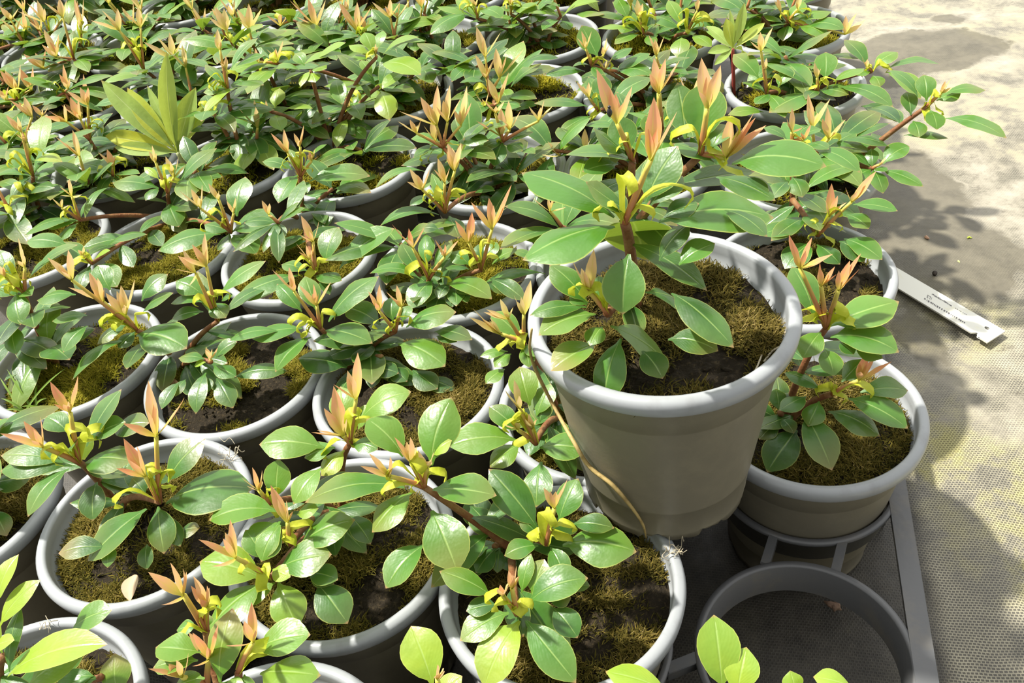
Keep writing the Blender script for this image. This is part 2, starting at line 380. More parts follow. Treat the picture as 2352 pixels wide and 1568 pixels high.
# ------------------------------------------------------------------ where the pots stand
G0 = np.array([-3.70531, 5.31999]); GI = np.array([1.91305, -0.66891]); GJ = np.array([0.63537, 2.03245])
FIX = {(0, 0): (-3.622, 5.445), (1, 0): (-1.756, 4.752), (2, 0): (0.058, 4.024), (0, 1): (-3.018, 7.294), (0, 2): (-2.471, 9.353),
       (0, 3): (-1.884, 11.457), (1, 2): (-0.514, 8.514), (1, 1): (-1.136, 6.633), (2, 1): (0.73, 5.896), (3, 1): (2.627, 5.385),
       (3, 2): (3.239, 7.376), (1, 3): (0.15, 10.62), (1, 4): (0.806, 12.82), (0, 4): (-1.24, 13.558), (0, 5): (-0.549, 15.513),
       (2, 5): (3.318, 14.06), (3, 4): (4.676, 11.594), (0, -1): (-4.231, 3.513), (1, -1): (-2.244, 2.753), (3, 0): (1.95, 3.53)}
def potpos(i, j):
    if (i, j) in FIX: return np.array(FIX[(i, j)])
    if j == -1: return G0 + i * GI - .9 * GJ
    return G0 + i * GI + j * GJ
LPXY = np.array([1.125, 4.909])

# ------------------------------------------------------------------ the ground cover
def build_ground():
    nx, ny = 150, 190
    xs = np.linspace(-22, 14, nx); ys = np.linspace(-1.0, 34, ny)
    X, Y = np.meshgrid(xs, ys)
    g = np.linalg.solve(np.stack([GI, GJ], 1), np.stack([X.ravel() - G0[0], Y.ravel() - G0[1]]))
    gi = g[0].reshape(X.shape); gj = g[1].reshape(X.shape)
    wet = np.zeros_like(gi)  # holds wet stains and the plants' painted cast shadow
    for (sx0, sy0, rx, ry, a_) in ((8.7, 15.6, 1.3, .75, 1), (7.6, 15.2, 1.0, .6, 1), (10.0, 16.9, .35, .28, .8), (6.3, 11.2, 1.0, 1.3, .9), (6.3, 9.6, .85, 1.0, .9), (5.25, 8.2, .28, .75, .7), (7.9, 8.4, .5, .9, .4)):  # far wet stains, plus plants' cast shadow painted in beside the nearer pots
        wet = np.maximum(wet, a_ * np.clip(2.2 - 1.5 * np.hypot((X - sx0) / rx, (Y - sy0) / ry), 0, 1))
    path = np.clip((gi - 3.5) / .5, 0, 1)
    Z = path * (.05 * np.sin(gj * 1.7 + gi * 2.1) + .04 * np.sin(gj * 3.9 - gi * 1.3)) + path * .10 * np.exp(-((gi - 4.15 + .25 * np.sin(gj * 1.4)) / .16) ** 2) * np.clip(1.7 - np.abs(gj - .3), 0, 1)
    Z -= .03
    mb = MB(); mb.grid(np.stack([X, Y, Z], -1), flip=False)
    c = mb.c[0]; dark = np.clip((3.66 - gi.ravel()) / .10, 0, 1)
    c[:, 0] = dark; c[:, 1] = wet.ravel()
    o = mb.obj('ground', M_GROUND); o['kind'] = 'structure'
build_ground()

# ------------------------------------------------------------------ pots, soil, moss
def pot_mesh():
    mb = MB()
    def feet(P, th):
        k = P[:, :, 2] < -1.86
        cut = (np.sin(th * 9) > .35) * .055 + .014 * np.sin(th * 23) + .012 * np.sin(th * 37 + 1)
        P[:, :, 2] = np.where(k, P[:, :, 2] + np.clip(cut, 0, .08)[None], P[:, :, 2])
        return P
    mb.lathe([(.60, -1.80), (.675, -1.80), (.68, -1.91), (.695, -1.91), (.693, -1.84), (.722, -1.54), (.730, -1.53), (.731, -1.51), (.862, -.46), (.866, -.44), (.876, -.43), (.905, -.125)], 144, zfun=feet)
    return mb.mesh('pot', M_POT)
def rim_mesh():
    mb = MB()
    mb.lathe([(.900, -.135), (.955, -.140), (.980, -.140), (.990, -.128), (.998, -.060), (.992, -.030), (.975, -.010), (.950, -.001), (.925, .000), (.905, -.010), (.897, -.035), (.893, -.10), (.885, -.20), (.872, -.205), (.866, -.27), (.852, -.275), (.846, -.33), (.82, -.5)], 96)
    return mb.mesh('rim', M_RIM)
ME_POT, ME_RIM = pot_mesh(), rim_mesh()
def bump2(x, y, k):
    return (np.sin(3.1 * x + 1.7 * k) * np.cos(2.7 * y - k) + .6 * np.sin(6.3 * x - 2.2 * y + 2.1 * k) + .5 * np.cos(7.9 * y + 1.3 * x + k) + .35 * np.sin(13 * x + 11 * y + 3 * k)) / 2.45
def soil_z(x, y, k): return -.19 + .035 * bump2(x, y, k) - .05 * np.clip((np.hypot(x, y) - .7) / .15, 0, 1)
def soil_mesh(k):
    mb = MB(); th = np.linspace(0, 2 * np.pi, 90, endpoint=False); rr = np.linspace(.001, .872, 34)
    X = rr[:, None] * np.cos(th); Y = rr[:, None] * np.sin(th)
    Z = soil_z(X, Y, k) + nr.normal(0, .010, X.shape)
    mb.grid(np.stack([X, Y, Z], -1), close_u=True)
    for _ in range(70):                                      # grit and crumbs of bark lying on the soil
        r, a = .8 * math.sqrt(rng.random()), rng.random() * 6.28; x, y = r * math.cos(a), r * math.sin(a)
        p = np.array([x, y, soil_z(x, y, k) + .012]); q = np.array([rng.uniform(-1, 1), rng.uniform(-1, 1), .2]) * rng.uniform(.012, .05)
        mb.tube([p - q, p, p + q], [.006, rng.uniform(.007, .018), .004], 5)
    return mb.mesh('soil', M_SOIL)
def moss_mesh(k, n, cover, size):
    """a mat of fine moss stems"""
    m = n * 4
    r = .855 * np.sqrt(nr.random(m)); a = nr.random(m) * 2 * np.pi; x, y = r * np.cos(a), r * np.sin(a)
    dens = bump2(x * 1.3 + 5, y * 1.3, k * 2.3)
    keep = (dens + nr.normal(0, .13, m)) > (.5 - cover)
    x, y, dens = x[keep][:n], y[keep][:n], dens[keep][:n]; n = len(x)
    h = size * (nr.uniform(.5, 1.15, n)) * (1 + .5 * np.clip(dens, -.3, .6))
    z0 = soil_z(x, y, k) + .01 + .05 * np.clip(dens + .1, 0, .6)
    B = np.stack([x, y, z0], 1); az = nr.random(n) * 2 * np.pi; ti = nr.uniform(.1, 1.15, n)
    D = np.stack([np.sin(ti) * np.cos(az), np.sin(ti) * np.sin(az), np.cos(ti)], 1)
    S = np.stack([-np.sin(az + nr.normal(0, .6, n)), np.cos(az), 0 * az], 1)
    w = size * .07
    mid = B + D * h[:, None] * .55; tip = mid + (D * .5 + np.stack([np.cos(az), np.sin(az), -.2 * np.ones(n)], 1) * .35) * h[:, None]
    V = np.stack([B - S * w, B + S * w, mid - S * w, mid + S * w, tip - S * w * .3, tip + S * w * .3], 1).reshape(-1, 3)
    i0 = np.arange(n)[:, None] * 6
    F = np.concatenate([i0 + np.array([0, 1, 3, 2]), i0 + np.array([2, 3, 5, 4])], 0)
    c = np.clip(.45 + .38 * dens + nr.normal(0, .2, n), 0, 1)
    mb = MB(); mb.v.append(V); mb.f.append(F); mb.uv.append(np.zeros((len(V), 2)))
    C = np.ones((len(V), 4)); C[:, 0] = np.repeat(c, 6); mb.c.append(C); mb.n = len(V)
    return mb.mesh('moss', M_MOSS)
ME_SOIL = [soil_mesh(k) for k in range(4)]
ME_MOSS = [moss_mesh(k, 12000, c, .068) for k, c in enumerate((.62, .62, .75, .22))]
ME_MOSSFAR = [moss_mesh(k, 2600, c, .095) for k, c in enumerate((.8, .45, .7, .3))]

# ------------------------------------------------------------------ one potted shrub
PLANTS = {}
def shoot(sm, ym, Bq, node, tips, pk, base_r=.024, wid=None):
    mid = (Bq + node) / 2 + np.array([0, 0, .02])
    sm.tube(bez(Bq, mid, node, 7), np.linspace(base_r, .017, 7), 6)
    L0 = np.mean([np.linalg.norm(t - node) for t in tips])
    for n_, t in enumerate(tips):
        L = np.linalg.norm(t - node)
        young(ym, node - (t - node) * .04, t, (min(.13, max(.045, wid[n_])) if wid else min(.13, max(.05, .23 * L))), (min(1, max(0, pk + rng.uniform(-.2, .2))), 0, rng.random(), 1))
    for _ in range(2 if len(tips) < 4 else 1):
        a = rng.random() * 6.28; d = np.array([math.cos(a) * .4, math.sin(a) * .4, .9])
        young(ym, node, node + d * L0 * rng.uniform(.4, .7), .06, (max(0, pk - .15), 0, rng.random(), 1))

def build(spec):
    hd, ros = spec['hd'], spec['ros']
    key = hd['key']; zr = PH
    if key == 'LP': c = LPXY; zr = 2 * PH
    else: c = potpos(*key)
    far = key != 'LP' and key[1] >= 3
    k = hd.get('v', (hash(str(key)) % 4) if False else (abs((key[0] * 5 + key[1] * 3) if key != 'LP' else 0) % 4))
    root = empty('potted_shrub', (c[0], c[1], zr - PH), hd['label'], 'potted plant', 'young shrubs in grey pots' if key != 'LP' else None)
    loc = (0, 0, PH); rz = rng.random() * 6.28
    if hd.get('rz') is not None: rz = hd['rz']
    p = put('pot', ME_POT, root, loc, rz); put('rim', ME_RIM, p)
    s = put('soil', ME_SOIL[k], root, loc, rz)
    if hd.get('moss', 1):
        mo = put('moss', (ME_MOSSFAR if far else ME_MOSS)[hd.get('mv', k)], s); mo['kind'] = 'stuff'
        mo.color = (1, 1, 1, hd.get('hue', 0.25 if far else .85))
    inv = np.array([c[0], c[1], zr - PH])          # part meshes are built in place, relative to the pot's base
    base = np.array([c[0] + rng.uniform(-.1, .1), c[1] + rng.uniform(-.1, .1), zr - .2])
    if 'base' in hd: base = at_z(*hd['base'], zr - .2); 
    tint0 = hd.get('tint', .45) + (.07 if far else 0)
    branches = []
    ros = list(ros)
    if key != 'LP' and key[1] >= 2:
        for q in range({2: 1, 3: 2}.get(key[1], 3)): ros.append({'rand': 1, 'back': 1, 'L': ['#7'], 'S': [(None, None)] if key[1] >= 5 else [], 'B': [], 'tint': hd.get('tint', .45) * .7})
    for r in ros:
        if 'rand' in r:
            a = rng.random() * 6.28 if not r.get('back') else rng.uniform(.0, 3.14); q = rng.uniform(.15, .6); P = np.array([base[0] + math.cos(a) * q, base[1] + math.sin(a) * q, zr + (rng.uniform(.3, 1.0) if not r.get('back') else rng.uniform(.1, .5)) - q * .25])
        elif 'z' in r: P = at_z(*r['px'], zr + r['z'])
        else:
            P = near_axis(*r['px'], base)
            lo, hi = zr + .28, zr + 1.75
            if P[2] < lo or P[2] > hi: P = at_z(*r['px'], min(max(P[2], lo), hi))
        tint = r.get('tint', tint0); pk = r.get('pk', hd.get('pk', .55)) * (.8 if far else 1)
        # woody branch
        mb = MB(); b0 = base + np.array([rng.uniform(-.04, .04), rng.uniform(-.04, .04), -.06])
        if r.get('from'): b0 = near_point(*r['from'], (base + P) / 2)
        ctl = b0 * .55 + P * .45 + np.array([0, 0, .30 * abs(P[2] - b0[2]) if not r.get('from') else .04]); 
        cur = bez(b0, ctl, P, 10); mb.tube(cur - inv, np.linspace(.046, .034, 10) if key == 'LP' and not r.get('from') else np.linspace(.037, .026, 10), 7)
        br = mb.obj('branch', M_STEM, root); branches.append(cur)
        lm, ym, sm, bm = MB(), MB(), MB(), MB()
        sc = proj(P)[2]
        ph0 = rng.random() * 6.28
        for lf in r['L']:
            if lf[0] == '#':
                nL = int(lf[1:]); 
                for q in range(nL):
                    a = ph0 + q * 2.4 + rng.uniform(-.3, .3); L = rng.uniform(.60, .92) * hd.get('ls', 1.0); e = math.radians(rng.choice([rng.uniform(-25, 15), rng.uniform(0, 40)]))
                    d = np.array([math.cos(a) * math.cos(e), math.sin(a) * math.cos(e), math.sin(e)])
                    B = P - np.array([0, 0, rng.uniform(0, .12)])
                    leaf(lm, B + d * .03 - inv, B + d * L - inv, L * rng.uniform(.34, .43), rng.uniform(.12, .28), (min(1, max(0, tint + rng.uniform(-.25, .25))), rng.random() ** 3 * .6, rng.random(), 1))
                continue
            tx, ty, wpx, bp, fl = lf
            B = P if bp is None else near_point(*bp, P)
            if np.linalg.norm(B - P) > .9: B = P + unit(B - P) * .9
            bx, by, _ = proj(B); dx, dy = tx - bx, ty - by; dl = math.hypot(dx, dy) + 1e-6
            e = 6 + (26 if dy < 0 else 26) * (-dy / dl)
            if 'u' in fl: e = 43
            if 'h' in fl: e = 0
            if 'w' in fl: e = -42
            T = lean_tip(B, tx, ty, e, 1.12)
            L = np.linalg.norm(T - B)
            Dv = (T - B) / L; nz = np.array([0, 0, 1.0]) - Dv[2] * Dv; Sd = unit(np.cross(Dv, unit(nz)))
            vw = unit(O - B); s2 = np.array([Sd @ RT, Sd @ UP]); d2 = np.array([Dv @ RT, Dv @ UP]); d2 = d2 / (np.linalg.norm(d2) + 1e-6)
            see = max(.5, abs(s2[0] * d2[1] - s2[1] * d2[0]))
            w = (wpx * 1.14 / proj((B + T) / 2)[2] / see) if wpx else .42 * L
            w = min(max(w, .24 * L, .12), .60 * L + .03)
            ti = tint + rng.uniform(-.13, .13)
            if 'y' in fl: ti = .9
            if 'd' in fl: ti = tint * .35
            ti = min(1, max(0, ti))
            arch = rng.uniform(.14, .25) if 'a' not in fl else .33
            if 'u' in fl: arch = rng.uniform(-.02, .08)
            d0 = unit(T - B)
            leaf(lm, B + d0 * .02 - inv, T - inv, w, arch, (ti, .75 if 'b' in fl else rng.random() ** 4 * .5, rng.random(), 1))
        for nd, tips in r['S']:
            if nd is None:
                a = rng.random() * 6.28; h = rng.uniform(.18, .5); N_ = P + np.array([math.cos(a) * .14, math.sin(a) * .14, h])
                tp = []
                for q in range(3):
                    a2 = a + q * 2.1; l2 = rng.uniform(.28, .42); tp.append(N_ + np.array([math.cos(a2) * .16, math.sin(a2) * .16, l2]))
            else:
                A = P + np.array([0, 0, .3])
                N_ = near_axis(*nd, P)
                tp = [lean_tip(N_, *t, 66, .75) for t in tips]
                if N_[2] < P[2] - .25: N_ = near_point(*nd, P)
            wd = None
            if nd is not None:
                sc_ = proj(N_)[2]; wd = [(.34 if far else .285) * math.hypot(t[0] - nd[0], t[1] - nd[1]) / sc_ for t in tips]
            shoot(sm, ym, P - inv, N_ - inv, [t - inv for t in tp], pk, wid=wd)
        for b in r['B']:
            if isinstance(b, str):
                for q in range(int(b[1:])):
                    a = rng.random() * 6.28; A = P + np.array([math.cos(a) * .2, math.sin(a) * .2, rng.uniform(.08, .25)])
                    bract(bm, P - inv, A - inv, (0, 0, rng.random(), 1))
            else:
                A = near_axis(*b, P); 
                if np.linalg.norm(A - P) > .42: A = P + unit(A - P) * .38
                bract(bm, P - inv, A - inv, (0, 0, rng.random(), 1))
        lm.obj('leaf_whorl', M_LEAF, br)
        so = sm.obj('young_shoot', M_SHOOT, br)
        ym.obj('young_leaves', M_YOUNG, br); bm.obj('yellow_bracts', M_BRACT, br)
    # older, darker leaves low on the branches
    lw = MB(); nlow = int(hd.get('low', 10) * (1.0 if key == 'LP' or key[1] < 1 else 1.4 if key[1] < 3 else 1.8))
    for q in range(nlow):
        cur = branches[rng.randrange(len(branches))]; f = rng.uniform(.15, .72) * (len(cur) - 1); i0 = int(f); B = cur[i0] + (cur[min(i0 + 1, len(cur) - 1)] - cur[i0]) * (f - i0)
        a = rng.random() * 6.28; L = rng.uniform(.42, .72); e = math.radians(rng.uniform(-32, 22))
        d = np.array([math.cos(a) * math.cos(e), math.sin(a) * math.cos(e), math.sin(e)]); T = B + d * L
        if T[2] < zr - .12: T[2] = zr - .12 + rng.uniform(0, .05)
        R_ = np.hypot(*(T[:2] - c))
        if R_ > 1.05: T[:2] = c + (T[:2] - c) * (1.0 / R_)
        if np.linalg.norm(T - B) < .3: continue
        L = np.linalg.norm(T - B)
        leaf(lw, B - inv, T - inv, L * rng.uniform(.36, .46), rng.uniform(.05, .2), (min(1, max(0, tint0 * .5 + rng.uniform(-.2, .12))), rng.random() ** 4 * .5, rng.random(), 1))
    lw.obj('lower_leaves', M_LEAF, root)
    PLANTS[key] = root
    return root

def parse(text):
    specs = []; cur = None; ro = None; fr = 'P'
    for ln in text.strip().splitlines():
        ln = ln.strip()
        if not ln: continue
        if ln[0] == '@':
            a, lab = ln[1:].split('|'); tk = a.split(); hd = {'key': 'LP' if tk[0] == 'LP' else tuple(int(q) for q in tk[0].split(',')), 'label': lab.strip()}
            for q in tk[1:]:
                k, v = q.split('='); hd[k] = fpx('P', v) if k == 'base' else int(v) if k in ('low', 'v', 'mv') else float(v)
            cur = {'hd': hd, 'ros': []}; specs.append(cur)
        elif ln[0] == '*':
            tk = ln[1:].split(); fr = tk[0]; ro = {'px': fpx(fr, tk[1]), 'L': [], 'S': [], 'B': []}; cur['ros'].append(ro)
            for q in tk[2:]:
                k, v = q.split('='); ro[k] = fpx(fr, v) if k == 'from' else float(v)
        elif ln[0] == '?':
            n = int(ln[1:].split()[0])
            for q in range(n):
                cur['ros'].append({'rand': 1, 'L': ['#%d' % rng.randint(6, 9)], 'S': [(None, None)] * rng.randint(1, 2), 'B': ['#2']})
        elif ln[0] == 'L':
            for it in ln[1:].split(';'):
                it = it.strip()
                if not it: continue
                if it[0] == '#': ro['L'].append(it); continue
                tk = it.split(); x, y = fpx(fr, tk[0]); w = None; bp = None; fl = ''
                k = FR[tk[0].split(':')[0] if ':' in tk[0] else fr][2]
                for q in tk[1:]:
                    if ',' in q: bp = fpx(fr, q)
                    elif q.isalpha(): fl = q
                    else: w = float(q) / k
                ro['L'].append((x, y, w, bp, fl))
        elif ln[0] == 'S':
            for it in ln[1:].split('|'):
                it = it.strip()
                if it[0] == '#': ro['S'] += [(None, None)] * int(it[1:]); continue
                nd, tp = it.split('>'); ro['S'].append((fpx(fr, nd.strip()), [fpx(fr, q.strip()) for q in tp.split(';')]))
        elif ln[0] == 'B':
            for it in ln[1:].split(';'):
                it = it.strip()
                if it[0] == '#': ro['B'].append(it)
                elif it: ro['B'].append(fpx(fr, it))
    return specs
